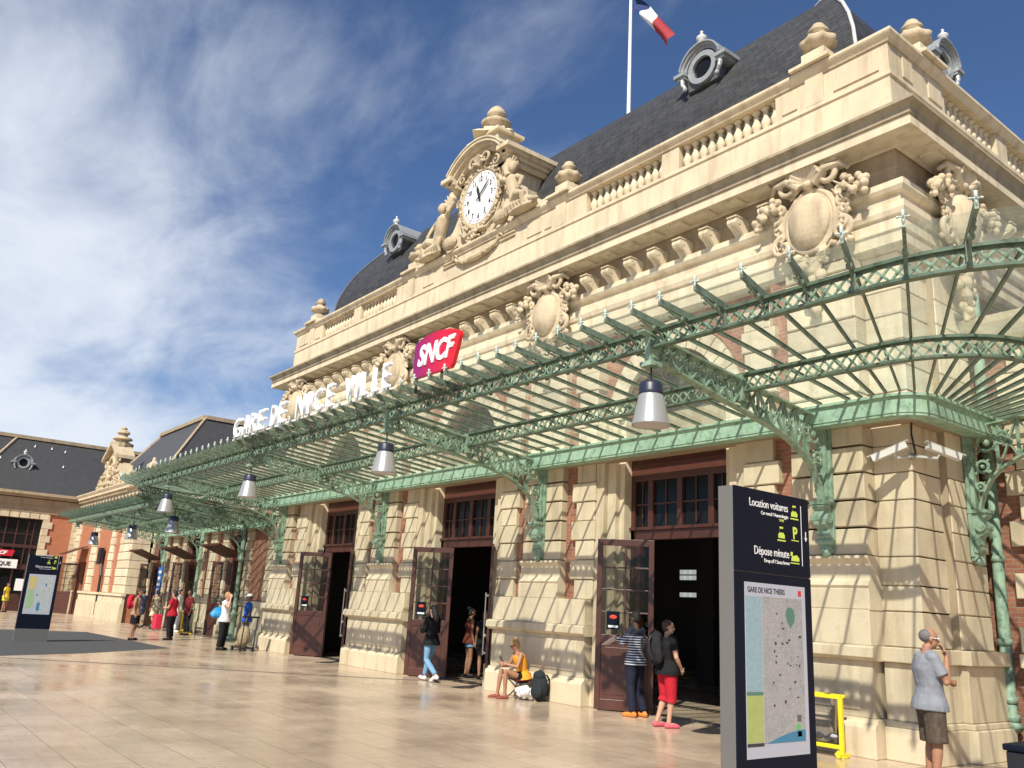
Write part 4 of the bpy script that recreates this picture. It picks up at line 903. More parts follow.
m = MB().lathe([(.62, -.1), (.66, .10), (.36, .16), (.34, .3), (.56, .36), (.52, .46), (.26, .55), (.24, .66), (.38, .74), (.3, .86), (.14, .95), (.18, 1.05), (.08, 1.15), (0, 1.2)], (gx, ey + .3, 10.75), 14); m.v = [(gx + (p[0] - gx) * 1.12, p[1], p[2] - .82) for p in m.v]; m.build('finial', ST2, EP)
for x in (ex1 - .6, gx + 2.9): m = MB().lathe([(.3, 0), (.3, .3), (.16, .35), (.33, .6), (.3, .8), (.12, .95), (.1, 1.15), (0, 1.2)], (x, ey + .3, 8.05), 12); m.v = [(gx + (p[0] - gx) * 1.12, p[1], p[2] - .82) for p in m.v]; m.build('urn', ST2, EP)
def hiproof(par, x0, x1, y0, y1, z0, z1, t, name='roof', mat=None):
    m = MB(); m.add([(x0, y0, z0), (x1, y0, z0), (x1, y1, z0), (x0, y1, z0), (x0 + t, y0 + t, z1), (x1 - t, y0 + t, z1), (x1 - t, y1 - t, z1), (x0 + t, y1 - t, z1)], [(0, 1, 5, 4), (1, 2, 6, 5), (2, 3, 7, 6), (3, 0, 4, 7), (4, 5, 6, 7), (3, 2, 1, 0)])
    o = m.build(name, mat or SLP, par)
    c = MB(); e = .1
    for a, b in (((x0 + t, y0 + t), (x1 - t, y0 + t)), ((x1 - t, y0 + t), (x1 - t, y1 - t)), ((x0 + t, y0 + t), (x0 + t, y1 - t))): c.bar((*a, z1 + .06), (*b, z1 + .06), .3, .22)
    for a, b in (((x0, y0, z0), (x0 + t, y0 + t, z1)), ((x1, y0, z0), (x1 - t, y0 + t, z1)), ((x1, y1, z0), (x1 - t, y1 - t, z1))): c.bar(a, b, .14, .14)
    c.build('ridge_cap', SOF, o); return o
hiproof(EP, ex0 - .2, ex1 + .6, ey + .5, 24, 7.25, 11.45, 2.9)
leaf(EP, (-57.9, ey, 0), 225, 1.6, 3.0, poster=False)
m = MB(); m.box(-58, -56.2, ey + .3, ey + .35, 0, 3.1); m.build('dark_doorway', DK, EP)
m = MB(); m.add([(-58.1, ey - .1, 4.0), (-56.1, ey - .1, 4.0), (-56.1, ey - 1.2, 3.5), (-58.1, ey - 1.2, 3.5), (-58.1, ey - .1, 3.95), (-56.1, ey - .1, 3.95), (-56.1, ey - 1.2, 3.45), (-58.1, ey - 1.2, 3.45)], [(0, 1, 2, 3), (7, 6, 5, 4), (0, 3, 7, 4), (1, 5, 6, 2), (3, 2, 6, 7), (0, 4, 5, 1)]); m.build('awning', DRD, EP)
m = MB(); m.box(-52.5, -51.9, ey - .3, ey - .1, 2.9, 3.8); m.tube([(-51.5, ey - .15, 0.2), (-51.6, ey - .15, 2.3), (-52.0, ey - .15, 3.0)], .07, 8); m.build('wall_lamp', BKM, EP)

# ================================================================== CROSS WING on the far left, facing the square
CW = thing('cross_wing', 'orange brick building at far left with slate roof, shop front and round dormer', 'building', (-60, 5, 0))
bx0 = -60.0
m = MB(); m.box(bx0 - .5, bx0, 10.15, 11.95, 0, 5.9); m.box(bx0 - .5, bx0, -20, 5.2, 0, 5.9); m.box(bx0 - .5, bx0, 5.2, 10.15, 5.7, 5.9); m.build('brick_wall', BR2, CW)
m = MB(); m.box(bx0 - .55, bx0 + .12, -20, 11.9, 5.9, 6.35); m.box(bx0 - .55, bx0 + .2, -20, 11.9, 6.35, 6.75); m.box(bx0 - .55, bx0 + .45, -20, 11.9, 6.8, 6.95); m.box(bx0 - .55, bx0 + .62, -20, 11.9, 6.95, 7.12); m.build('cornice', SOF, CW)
m = MB(); k = 0; z = .8
m.box(bx0 - .3, bx0 + .12, 9.8, 11.9, 0, .8)
while z < 5.7:
    z1 = min(z + .42, 5.9); w = .25 if k % 2 else .45; m.box(bx0 - .3, bx0 + .08, 9.85, 9.95 + w, z + .01, z1 - .01); m.box(bx0 - .3, bx0 + .08, 11.55, 11.9, z + .01, z1 - .01); z = z1; k += 1
for k in range(9): y = 5.2 + .55 * k; m.box(bx0 - .3, bx0 + .1, y + .02, y + .53, 5.55, 5.89)
m.build('quoins', ST, CW)
f = MB()
f.box(bx0 - .35, bx0 - .2, 5.2, 10.1, 3.75, 3.95); f.box(bx0 - .35, bx0 - .2, 5.2, 10.1, 5.5, 5.7); f.box(bx0 - .35, bx0 - .15, 5.2, 10.1, 2.45, 2.75); f.box(bx0 - .36, bx0 - .2, 9.9, 10.1, 0, 5.5)
for y in (5.3, 6.1, 6.7, 7.3, 7.9, 8.5, 9.1, 9.42): f.box(bx0 - .34, bx0 - .22, y, y + .08, 2.7, 5.4)
for y in (8.0, 8.7, 9.4): f.box(bx0 - .34, bx0 - .2, y, y + .1, 0, 2.5)
f.box(bx0 - .34, bx0 - .22, 8.7, 9.5, 0, 1.0)
f.box(bx0 - .33, bx0 - .23, 5.2, 9.5, 4.55, 4.6)
F = f.build('shop_front', DRD, CW); MB().box(bx0 - .29, bx0 - .27, 5.2, 10.1, 0, 5.6).build('pane', DG, F)
m = MB(); m.box(bx0 - .15, bx0 + .0, 5.2, 8.9, 2.5, 3.02); s1 = m.build('shop_sign', WH, CW); text('lettering', 'BOUTIQUE', .34, plain('dark_print', (.04, .04, .05)), CW, (bx0 + .01, 8.55, 2.64), (0, 1, 0), .01, 1.0, 'RIGHT', bold=.01, local=False)
m = MB(); m.extr([(6.9, 3.2), (8.55, 3.2), (8.65, 3.55), (7.0, 3.62)], 'x', bx0 - .12, bx0 - .02); m.build('red_sign', plain('sign_red', (.55, .01, .03), .4), CW); text('lettering', 'SNCF', .28, WHL, CW, (bx0 - .01, 7.8, 3.3), (0, 1, 0), .01, 1.2, shear=.2, bold=.012, local=False)
MB().box(bx0 - .05, bx0 + .0, 9.0, 9.6, 1.2, 1.9).build('notice', WH, CW)
hiproof(CW, -70, bx0 + .35, -22.0, 30, 7.12, 10.8, 2.9)
MB().bar((bx0 - 2.55, 7.9, 10.84), (bx0 + .38, 5.3, 7.18), .13, .13).build('hip_strip', SOF, CW)
dormer(CW, (-60.85, 8.25, 9.0), R(90), .8)
m = MB(); r3 = random.Random(4)
for (y, z) in ((8.9, 10.3), (9.9, 10.3), (10.7, 10.2), (10.6, 9.1), (7.0, 9.2)): x = bx0 + .35 - 2.9 * (z - 7.12) / 3.68; m.lathe([(.09, -.08), (.03, .05), (.03, .08), (0, .12)], (x + .05, y, z), 8)
m.build('roof_hook', ZN, CW)
# ================================================================== RIGHT WING beside the near corner
RW = thing('right_wing', 'brick and stone wall at the right edge behind the green downspout', 'station', (0, 13.85, 0))
m = MB(); m.box(XR + .0, 16, 13.85, 14.3, 0, 6.0); m.box(15.6, 16, 14.3, 24, 0, 6.0); m.build('brick_wall', BR, RW)
m = MB(); z = 1.45; k = 0
while z < 5.9:
    z1 = min(z + .38, 6.0)
    for a, b in ((-5.28 if k % 2 else -5.45, -4.2), (-1.0, 0.0), (3.2, 4.4), (7.4, 8.6)): m.cbox(a, b - (.15 if k % 2 else 0), 13.74, 13.86, z + .008, z1 - .008)
    z = z1; k += 1
m.build('quoins', ST, RW)
m = MB(); 
for a, b in ((XR + .45, -4.0), (-1.2, 0.2), (3, 4.6), (7.2, 8.8)): m.box(a, b, 13.65, 13.86, 0, .45); m.box(a, b - .05, 13.72, 13.86, .45, 1.25); m.box(a, b, 13.62, 13.86, 1.25, 1.44)
m.build('plinth', ST, RW, bevel=.012)
m = MB(); mold(m, [(-.3, 6.0), (.08, 6.0), (.10, 6.15), (.3, 6.2), (.45, 6.4), (.5, 6.5), (-.3, 6.55)], XR + .2, 16, 13.85, 24); m.build('cornice', ST, RW)
m = MB(); m.add([(XR, 13.9, 6.5), (16, 13.9, 6.5), (16, 19, 8.6), (XR, 19, 8.6), (XR, 24, 6.5), (16, 24, 6.5)], [(0, 1, 2, 3), (3, 2, 5, 4)]); m.build('roof', SL, RW)
# ================================================================== INFORMATION TOTEMS
def map_mat(name, seed, sea=True):
    m, nt, b = newmat(name); L = nt.links.new; geo = N(nt, 'ShaderNodeTexCoord'); mp = N(nt, 'ShaderNodeMapping'); mp.inputs['Location'].default_value = (seed, seed, seed); L(geo.outputs['Object'], mp.inputs[0])
    vo = N(nt, 'ShaderNodeTexVoronoi', feature='DISTANCE_TO_EDGE'); vo.inputs['Scale'].default_value = 95; L(mp.outputs[0], vo.inputs['Vector'])
    v2 = N(nt, 'ShaderNodeTexVoronoi', feature='DISTANCE_TO_EDGE'); v2.inputs['Scale'].default_value = 30; L(mp.outputs[0], v2.inputs['Vector'])
    nz = N(nt, 'ShaderNodeTexNoise'); nz.inputs['Scale'].default_value = 7; nz.inputs['Detail'].default_value = 6; L(mp.outputs[0], nz.inputs['Vector'])
    c1 = ramp(nt, [(.35, (.25, .26, .26)), (.5, (.31, .31, .30)), (.66, (.34, .31, .30))]); L(nz.outputs['Fac'], c1.inputs['Fac'])
    r1 = ramp(nt, [(.04, (1, 1, 1)), (.09, (0, 0, 0))]); L(vo.outputs['Distance'], r1.inputs['Fac'])
    mx = N(nt, 'ShaderNodeMix', data_type='RGBA'); L(r1.outputs['Color'], mx.inputs['Factor']); L(c1.outputs['Color'], mx.inputs['A']); mx.inputs['B'].default_value = (.44, .45, .46, 1)
    r2 = ramp(nt, [(.01, (.7, .7, .7)), (.03, (0, 0, 0))]); L(v2.outputs['Distance'], r2.inputs['Fac'])
    m2 = N(nt, 'ShaderNodeMix', data_type='RGBA'); L(r2.outputs['Color'], m2.inputs['Factor']); L(mx.outputs['Result'], m2.inputs['A']); m2.inputs['B'].default_value = (.16, .17, .17, 1)
    L(m2.outputs['Result'], b.inputs['Base Color']); b.inputs['Roughness'].default_value = .25; return m
MAPM = map_mat('street_map', 3.1)
PAPER = plain('map_paper', (.42, .44, .50), .25); PBL = plain('index_blue', (.26, .38, .42), .25, noise=.2, nscale=30); PGR = plain('index_green', (.36, .42, .14), .25, noise=.15, nscale=20); SEA = plain('map_sea', (.04, .20, .34), .25); PKG = plain('park_green', (.08, .20, .15), .3); PYE = plain('index_sand', (.55, .45, .16), .3, noise=.15, nscale=20)
INK = plain('print_ink', (.03, .03, .035), .4); LOGO = plain('logo_red', (.6, .03, .04), .4)
def pict_taxi(m, y, z, s):
    """small car pictogram, front view, on a plane: returns polygons in (y, z)"""
    P = [[(-.5, 0), (.5, 0), (.5, .34), (.36, .42), (.22, .80), (-.22, .80), (-.36, .42), (-.5, .34)]]
    return [[(y + a * s, z + b * s) for a, b in p] for p in P]
def totem(loc, lab, near):
    x, y0, y1, H = loc; W_ = y1 - y0; T = .14
    t = thing('information_totem', lab, 'information sign', (x - T / 2, (y0 + y1) / 2, 0))
    MB().box(x - T, x - .012, y0, y1, .0 if near else .36, H).build('body', GREYM, t, bevel=.004)
    if not near: MB().box(x - T, x + .002, y0 + .01, y1 - .01, 0, .36).build('base', plain('base_grey', (.12, .12, .115), .6), t)
    MB().box(x - .012, x, y0, y1, 2.01, H).build('upper_panel', NAVY, t)
    lo = MB().box(x - .012, x, y0, y1, .36, 2.0).build('lower_panel', NAVY, t)
    if near: MB().box(x - .012, x - .002, y0, y1, 0.0, .36).build('kick_panel', BKM, t)
    o = x + .002
    def Y(v): return y0 + (v - 4.92) * W_ / .91
    rd = (0, 1, 0)
    text('heading', 'Location voitures', .086, WH, t, (o, Y(5.565), 2.475), rd, .002, .78, 'RIGHT', local=False)
    text('subheading', 'Car rental / Autonoleggio', .038, WH, t, (o, Y(5.565), 2.425), rd, .002, .85, 'RIGHT', local=False)
    text('heading', 'Dépose minute', .086, WH, t, (o, Y(5.565), 2.135), rd, .002, .80, 'RIGHT', local=False)
    text('subheading', 'Drop off / Sosta breve', .038, WH, t, (o, Y(5.565), 2.085), rd, .002, .9, 'RIGHT', local=False)
    text('letter_p', 'P', .125, LIME, t, (o, Y(5.645), 2.285), rd, .002, .9, local=False, bold=.003)
    def ic(name, yc, z):
        m = MB(); P = pict_taxi(None, Y(yc), z, .078)
        for p in P: m.extr(p, 'x', x, o)
        m.extr([(Y(yc) - .02, z + .07), (Y(yc) + .02, z + .07), (Y(yc) + .02, z + .084), (Y(yc) - .02, z + .084)], 'x', x, o)
        m.extr([(Y(yc) - .05, z - .022), (Y(yc) + .05, z - .022), (Y(yc) + .05, z - .012), (Y(yc) - .05, z - .012)], 'x', x, o)
        q = m.build(name, LIME, t)
        w = MB(); w.extr([(Y(yc) - .028, z + .042), (Y(yc) + .028, z + .042), (Y(yc) + .018, z + .066), (Y(yc) - .018, z + .066)], 'x', o + .0005, o + .001); w.build('window_mark', NAVY, q)
    ic('taxi_pictogram', 5.645, 2.45); ic('taxi_pictogram', 5.475, 2.275)
    text('small_print', 'TAXI', .028, LIME, t, (o, Y(5.475), 2.395), rd, .002, 1, local=False)
    m = MB(); yy = Y(5.63); m.extr([(yy - .04, 2.12), (yy + .06, 2.12), (yy + .06, 2.145), (yy + .03, 2.165), (yy - .03, 2.155)], 'x', x, o); m.extr([(yy - .045, 2.155), (yy - .025, 2.155), (yy - .02, 2.185), (yy - .045, 2.185)], 'x', x, o); m.extr([(yy - .05, 2.10), (yy + .06, 2.10), (yy + .06, 2.108), (yy - .05, 2.108)], 'x', x, o); m.build('drop_off_pictogram', LIME, t)
    m = MB().extr([(Y(5.60), 2.268), (Y(5.69), 2.268), (Y(5.69), 2.275), (Y(5.60), 2.275)], 'x', x, o); m.build('underline', LIME, t)
    m = MB(); m.box(x, o, Y(5.728), Y(5.733), 2.09, 2.54); m.build('rule', WH, t)
    m = MB(); yy = Y(5.785); m.box(x, o, yy - .004, yy + .004, 2.30, 2.35); m.extr([(yy, 2.275), (yy + .018, 2.305), (yy - .018, 2.305)], 'x', x, o); m.build('arrow', WH, t)
    # map
    a, b = Y(5.02), Y(5.745); m = MB(); m.box(x, o, a, b, .78, 1.935); M1 = m.build('map_sheet', PAPER, t)
    if near:
        MB().box(o, o + .001, Y(5.025), Y(5.21), 1.21, 1.84).build('street_index', PBL, M1); MB().box(o, o + .001, Y(5.025), Y(5.21), .88, 1.18).build('legend', PGR, M1); MB().box(o, o + .001, Y(5.025), Y(5.21), 1.182, 1.205).build('bar', PKG, M1); MB().box(o, o + .001, Y(5.025), Y(5.21), .855, .876).build('bar', INK, M1)
        MB().box(o, o + .001, Y(5.215), Y(5.70), .87, 1.845).build('street_map', MAPM, M1)
        m = MB(); pts = [(Y(5.24), .87)] + [(Y(lerp(5.24, 5.695, k / 8)), .87 + .075 * math.sin(k / 8 * math.pi / 2)) for k in range(1, 9)] + [(Y(5.695), .87)]; m.extr(pts, 'x', o + .001, o + .002); m.build('sea', SEA, M1)
        rr = random.Random(8); m = MB(); c = (Y(5.55), 1.72); m.extr([(c[0] + .05 * (1 + .5 * rr.random()) * math.cos(k * .5236), c[1] + .055 * (1 + .6 * rr.random()) * math.sin(k * .5236)) for k in range(12)], 'x', o + .001, o + .002); m.build('park', PKG, M1)
        text('map_title', 'GARE DE NICE THIERS', .052, INK, M1, (o + .001, Y(5.05), 1.868), rd, .001, .85, 'LEFT', local=False, bold=.001)
        MB().box(o, o + .001, Y(5.655), Y(5.695), 1.865, 1.905).build('logo', LOGO, M1)
        m = MB()
        for k in range(26): yy, zz = Y(rr.uniform(5.32, 5.66)), rr.uniform(1.0, 1.75); m.box(o + .001, o + .002, yy, yy + rr.uniform(.01, .028), zz, zz + rr.uniform(.008, .02))
        m.build('place_marks', INK, M1)
        m = MB(); m.box(o + .001, o + .002, Y(5.60), Y(5.65), 1.0, 1.045); m.box(o + .001, o + .002, Y(5.60), Y(5.65), .90, .935); m.build('inset_picture', plain('inset_dark', (.10, .11, .10), .3), M1); MB().box(o + .001, o + .002, Y(5.59), Y(5.635), .945, .985).build('green_mark', plain('mark_green', (.10, .45, .12), .3), M1)
    else:
        MB().box(o, o + .001, Y(5.06), Y(5.24), 1.5, 1.86).build('street_index', PYE, M1); m = MB(); m.extr([(Y(5.06), .92), (Y(5.2), .95), (Y(5.26), 1.1), (Y(5.22), 1.48), (Y(5.06), 1.48)], 'x', o, o + .001); m.build('legend', plain('pale_green_print', (.32, .46, .26), .3), M1); MB().box(o, o + .001, Y(5.28), Y(5.70), .84, 1.86).build('street_map', plain('pale_map', (.42, .46, .47), .3, noise=.35, nscale=14), M1)
        MB().box(o + .001, o + .002, Y(5.36), Y(5.44), .88, 1.12).box(o + .001, o + .002, Y(5.3), Y(5.34), 1.3, 1.36).box(o + .001, o + .002, Y(5.5), Y(5.54), 1.6, 1.68).build('place_marks', SEA, M1)
    return t
totem((-3.75, 4.92, 5.83, 2.6), 'large black information totem in the foreground with city map and grey side', True)
totem((-29.25, 4.62, 5.53, 2.5), 'distant black information totem standing on the dark asphalt at far left', False)

# ================================================================== SMALL THINGS
def bag_stand(x, y, rz, s, lab):
    t = thing('bin_stand', lab, 'bin', (x, y, 0), rz); m = MB(); w, h = .42 * s, .80 * s
    for q in (-w, w): m.bar((q, 0, .03), (q, 0, h), .055, .055); m.bar((q - (.05 if q < 0 else .05), -.0, .0), (q, 0, .05), .10, .12); m.bar((q, -.12, .03), (q, .16, .03), .05)
    m.bar((-w, 0, h), (w, 0, h), .06, .05); m.bar((-w, .12, h + .01), (w, .12, h + .01), .04); m.bar((-w, 0, .13), (w, 0, .13), .06, .05)
    m.build('frame', YEL, t, bevel=.006, local=True)
    b = MB(); n = 14; vs = []
    for k in range(9):
        u = k / 8
        for j in range(n):
            a = 2 * math.pi * j / n; vs.append(((w - .04) * (.9 + .08 * math.sin(5 * a + 3 * u)) * math.cos(a), .07 + .11 * math.sin(a) * (.6 + .4 * math.sin(math.pi * u)), h - .03 - (h - .16) * u))
    b.add(vs, [(k * n + j, k * n + (j + 1) % n, (k + 1) * n + (j + 1) % n, (k + 1) * n + j) for k in range(8) for j in range(n)] + [tuple(range(8 * n, 9 * n))])
    b.build('clear_bag', BAGM, t, smooth=True, local=True)
    r_ = random.Random(2); b = MB()
    for k in range(14): b.ell((r_.uniform(-w * .7, w * .7), .07 + r_.uniform(-.05, .05), .18 + r_.random() * .10), (r_.uniform(.03, .07), .04, .03), 7, 5)
    b.build('litter', plain('litter', (.35, .36, .42), .6, noise=.6, nscale=12), t, local=True)
BAGM = clear_glass('clear_bag', (.80, .80, .82), 1.45)
bag_stand(-7.1, 11.0, R(2), .95, 'yellow bin stand holding a clear bag, against the wall beside the big totem')
bag_stand(-36.9, 12.0, 0, 1.1, 'small yellow bin stand far away beside the person in white')
t = thing('litter_box', 'small black box at the bottom right edge of the pavement', 'box', (-3.40, 9.2, 0)); m = MB().box(-3.82, -3.2, 9.05, 9.7, .05, .63); m.build('body', BKM, t, bevel=.02); MB().box(-3.84, -3.18, 9.03, 9.72, .63, .69).build('lid', NAVY, t, bevel=.015)
t = thing('banner', 'blue upright banner with white lettering among the far group of people', 'banner', (-42.6, 12.35, 0)); MB().box(-42.9, -42.3, 12.33, 12.37, 1.0, 2.75).build('sheet', plain('banner_blue', (.01, .14, .50), .5), t); MB().bar((-42.6, 12.38, 0), (-42.6, 12.38, 2.8), .04).build('pole', BKM, t)
m = MB()
for k, (w0) in enumerate((.2, .16, .22, .14, .18)): m.box(-42.6 - w0, -42.6 + w0, 12.32, 12.328, 2.45 - .28 * k, 2.58 - .28 * k)
m.build('white_print', WH, t)
def backpack(name, lab, p, rz, col, s=1., group=None):
    t = thing(name, lab, 'backpack', p, rz); b = MB(); r_ = random.Random(int(s * 10)); b.ell((0, 0, .26 * s), (.17 * s, .12 * s, .27 * s), 12, 9); b.ell((0, .10 * s, .18 * s), (.13 * s, .07 * s, .14 * s), 10, 7); b.ell((0, .02, .45 * s), (.13 * s, .10 * s, .09 * s), 10, 7); b.ell((.15 * s, 0, .15 * s), (.05 * s, .07 * s, .12 * s), 8, 6)
    me = voxel(b, 'pack', .014, 4); me.materials.append(col); link('pack', me, t)
    m = MB()
    for q in (-1, 1): m.tube([(q * .08 * s, -.11 * s, .46 * s), (q * .11 * s, -.17 * s, .38 * s), (q * .12 * s, -.16 * s, .22 * s), (q * .12 * s, -.10 * s, .1 * s)], .02 * s, 6)
    m.tube([(-.05 * s, 0, .50 * s), (0, 0, .56 * s), (.05 * s, 0, .50 * s)], .012 * s, 6); m.build('straps', BKM, t, local=True); return t
FAB = lambda n, c, r=.85: plain(n, c, r, noise=.30, nscale=9, spec=.2, bump=.9)
backpack('backpack', 'black backpack standing on the ground behind the seated woman', (-13.10, 11.14, 0), R(200), FAB('pack_black', (.02, .025, .03)), 1.05)
t = thing('white_bag', 'crumpled white bag on the ground beside the seated woman', 'bag', (-13.36, 10.98, 0)); b = MB(); r_ = random.Random(6)
for k in range(16): b.ell((r_.uniform(-.17, .17), r_.uniform(-.09, .09), .10 + r_.uniform(-.03, .10)), (r_.uniform(.06, .12), r_.uniform(.05, .09), r_.uniform(.05, .10)), 8, 6)
me = voxel(b, 'bag', .014, 2); me.materials.append(FAB('bag_white', (.75, .74, .72))); link('bag', me, t)

# ================================================================== PEOPLE
SK = {k: plain('skin_' + k, c, .55, noise=.08, nscale=12) for k, c in dict(light=(.48, .27, .18), tan=(.34, .17, .10), dark=(.10, .048, .03)).items()}
HM = {k: plain('hair_' + k, c, .7, noise=.3, nscale=60) for k, c in dict(black=(.012, .010, .010), brown=(.06, .03, .018), blonde=(.36, .22, .09), grey=(.13, .125, .12), cap=(.7, .7, .7)).items()}
def perp(a, ref):
    v = ref - a * ref.dot(a); return v.normalized()
def loft(m, rings, n=14):
    """rings: (centre, side vector, half width, forward vector, half depth)"""
    vs = []
    for c, sx, w, fy, d in rings:
        for j in range(n): t = 2 * math.pi * j / n; vs.append(V(c) + sx * w * math.cos(t) + fy * d * math.sin(t))
    k = len(rings); m.add(vs, [(i * n + j, i * n + (j + 1) % n, (i + 1) * n + (j + 1) % n, (i + 1) * n + j) for i in range(k - 1) for j in range(n)] + [tuple(range(n - 1, -1, -1)), tuple(range((k - 1) * n, k * n))])
def person(lab, loc, face, H, o, vox=.011, cat='person', group=None):
    rz = math.atan2(-face[0], face[1]); t = thing('person', lab, cat, (loc[0], loc[1], loc[2] if len(loc) > 2 else 0), rz, group)
    s = H / 1.75; J = dict(pelvis=(0, 0, .95), waist=(0, .005, 1.10), chest=(0, .0, 1.30), neck=(0, -.005, 1.475), head=(0, .02, 1.635),
        shL=(-.18, 0, 1.425), elL=(-.225, -.02, 1.14), wrL=(-.225, .05, .90), shR=(.18, 0, 1.425), elR=(.225, -.02, 1.14), wrR=(.225, .05, .90),
        hiL=(-.095, 0, .93), knL=(-.105, .02, .50), anL=(-.105, -.03, .085), toL=(-.13, .14, .03), hiR=(.095, 0, .93), knR=(.105, .02, .50), anR=(.105, -.03, .085), toR=(.13, .14, .03))
    J.update(o.get('pose', {})); J = {k: V(v) * s for k, v in J.items()}
    wd = o.get('wide', 1.) * s; fem = o.get('fem', False)
    side = V((1, 0, 0)); tw = R(o.get('twist', 0)); sideU = V((math.cos(tw), math.sin(tw), 0))
    def ring(p, q, w, d, sd=side):
        ax = (J[q] - J[p]).normalized(); sx = perp(ax, sd); fy = ax.cross(sx) * 1; return sx, w * wd, fy, d * wd
    def trunk(inf, from_hip=True, top=True):
        R_ = []
        P, Wt, Ch, Nk = J['pelvis'], J['waist'], J['chest'], J['neck']
        a1 = (Wt - P).normalized(); a2 = (Ch - Wt).normalized(); a3 = (Nk - Ch).normalized()
        def rg(c, a, w, d, sd): sx = perp(a, sd); return (c, sx, (w * wd + inf), a.cross(sx), (d * wd + inf))
        hw = .175 if fem else .160
        if from_hip: R_ += [rg(P - a1 * .10 * s, a1, hw * .80, .10, side), rg(P - a1 * .03 * s, a1, hw, .118, side)]
        R_ += [rg(lerp(P, Wt, .45), a1, hw * .95, .112, side), rg(Wt, a2, .125 if fem else .140, .095, side), rg(lerp(Wt, Ch, .5), a2, .140 if fem else .155, .105, sideU), rg(Ch, a2, .155 if fem else .172, .118 if fem else .118, sideU)]
        R_ += [rg(lerp(Ch, Nk, .45), a3, .165 if fem else .185, .10, sideU), rg(lerp(Ch, Nk, .78), a3, .135, .082, sideU)]
        if top: R_ += [rg(lerp(Ch, Nk, .95), a3, .075, .065, sideU)]
        return R_
    m = MB(); loft(m, trunk(0)); hd = J['head']; up = (hd - J['neck']).normalized()
    m.tube([J['chest'] + (J['neck'] - J['chest']) * .85, J['neck'], lerp(J['neck'], hd, .55)], [.065 * s, .055 * s, .054 * s], 12)
    Rm = Matrix.Rotation(R(o.get('hyaw', 0)), 3, 'Z') @ Matrix.Rotation(R(o.get('hpitch', 0)), 3, 'X'); hp = lambda x, y, z: hd + Rm @ (V((x, y, z)) * s)
    Hr = lambda x, y, z: tuple(k * s for k in (x, y, z))
    m.ell(hp(0, -.005, .03), Hr(.076, .095, .088), 16, 12, Rm); m.ell(hp(0, .022, -.04), Hr(.060, .068, .075), 14, 10, Rm); m.ell(hp(0, .058, -.085), Hr(.028, .024, .022), 8, 6, Rm)
    m.tube([hp(0, .088, .012), hp(0, .108, -.025), hp(0, .092, -.035)], [.008 * s, .014 * s, .010 * s], 7); m.tube([hp(-.03, .088, .022), hp(.03, .088, .022)], .009 * s, 6); m.tube([hp(-.02, .086, -.062), hp(.02, .086, -.062)], .008 * s, 6)
    for q in (-1, 1): m.ell(hp(q * .078, -.005, -.01), Hr(.011, .018, .03), 8, 6, Rm)
    for S in 'LR':
        sh, el, wr = J['sh' + S], J['el' + S], J['wr' + S]; q = -1 if S == 'L' else 1
        m.ell(sh, .052 * wd, 10, 8); m.tube([lerp(sh, J['neck'], .35), sh, lerp(sh, el, .3), lerp(sh, el, .7), el, lerp(el, wr, .3), lerp(el, wr, .75), wr], [k * wd for k in (.05, .050, .048, .042, .036, .037, .029, .024)], 12); m.ell(el, .036 * wd, 8, 6)
        # hand: palm and five fingers of different lengths, bent towards the palm
        hv = V(o.get('hand' + S, tuple((wr - el).normalized()))).normalized(); pn = V(o.get('palm' + S, (-q, 0, 0))); pn = perp(hv, pn) if abs(hv.dot(pn)) < .98 else perp(hv, V((0, 1, 0))); sd = hv.cross(pn); cu = o.get('curl' + S, 35)
        fr = .0095 * s if vox < .009 else .0115 * s
        pc = wr + hv * .055 * s; m.add(*(lambda b: (b.v, b.f))(MB().bar(wr - hv * .005, wr + hv * .095 * s, .066 * s, .026 * s, up=tuple(pn)))); m.ell(pc, .030 * s, 8, 6)
        for k, (off, ln) in enumerate(((-.029, .068), (-.010, .078), (.010, .074), (.028, .058))):
            b0 = wr + hv * .088 * s + sd * off * s; c1, c2 = R(cu * .6), R(cu * 1.5); b1 = b0 + (hv * math.cos(c1) + pn * math.sin(c1)) * ln * .5 * s; b2 = b1 + (hv * math.cos(c2) + pn * math.sin(c2)) * ln * .5 * s; m.tube([b0 - hv * .02 * s, b0, b1, b2], [fr, fr, fr * .92, fr * .8], 7)
        th = -1 if (sd.dot(V((0, 1, 0))) < 0) else 1
        b0 = wr + hv * .03 * s + sd * th * .028 * s; b1 = b0 + (hv * .6 + sd * th * .75 + pn * .3).normalized() * .04 * s; b2 = b1 + (hv * .9 + pn * .5 + sd * th * .1).normalized() * .032 * s; m.tube([wr + hv * .01 * s + sd * th * .01 * s, b0, b1, b2], [fr * 1.1, fr * 1.2, fr * 1.05, fr * .85], 7)
        hi, kn, an, to = J['hi' + S], J['kn' + S], J['an' + S], J['to' + S]
        m.tube([lerp(hi, kn, -.05), hi, lerp(hi, kn, .3), lerp(hi, kn, .7), kn, lerp(kn, an, .25), lerp(kn, an, .7), an], [k * wd for k in (.07, .086, .080, .062, .052, .055, .038, .034)], 12); m.ell(kn, .052 * wd, 10, 8)
        heel = an + (an - to).normalized() * .04 * s; heel.z = an.z - .045 * s; m.tube([heel, an - V((0, 0, .03 * s)), lerp(an, to, .55), to], [.032 * s, .040 * s, .036 * s, .024 * s], 10)
    body = voxel(m, 'person_body', vox, 2); body.materials.append(SK[o.get('skin', 'light')]); link('body', body, t)
    e = MB()
    for q in (-1, 1): e.ell(hp(q * .028, .086, .006), .0095 * s, 8, 6)
    e.build('eyes', BKM if o.get('shades') is None else BKM, t, local=True)
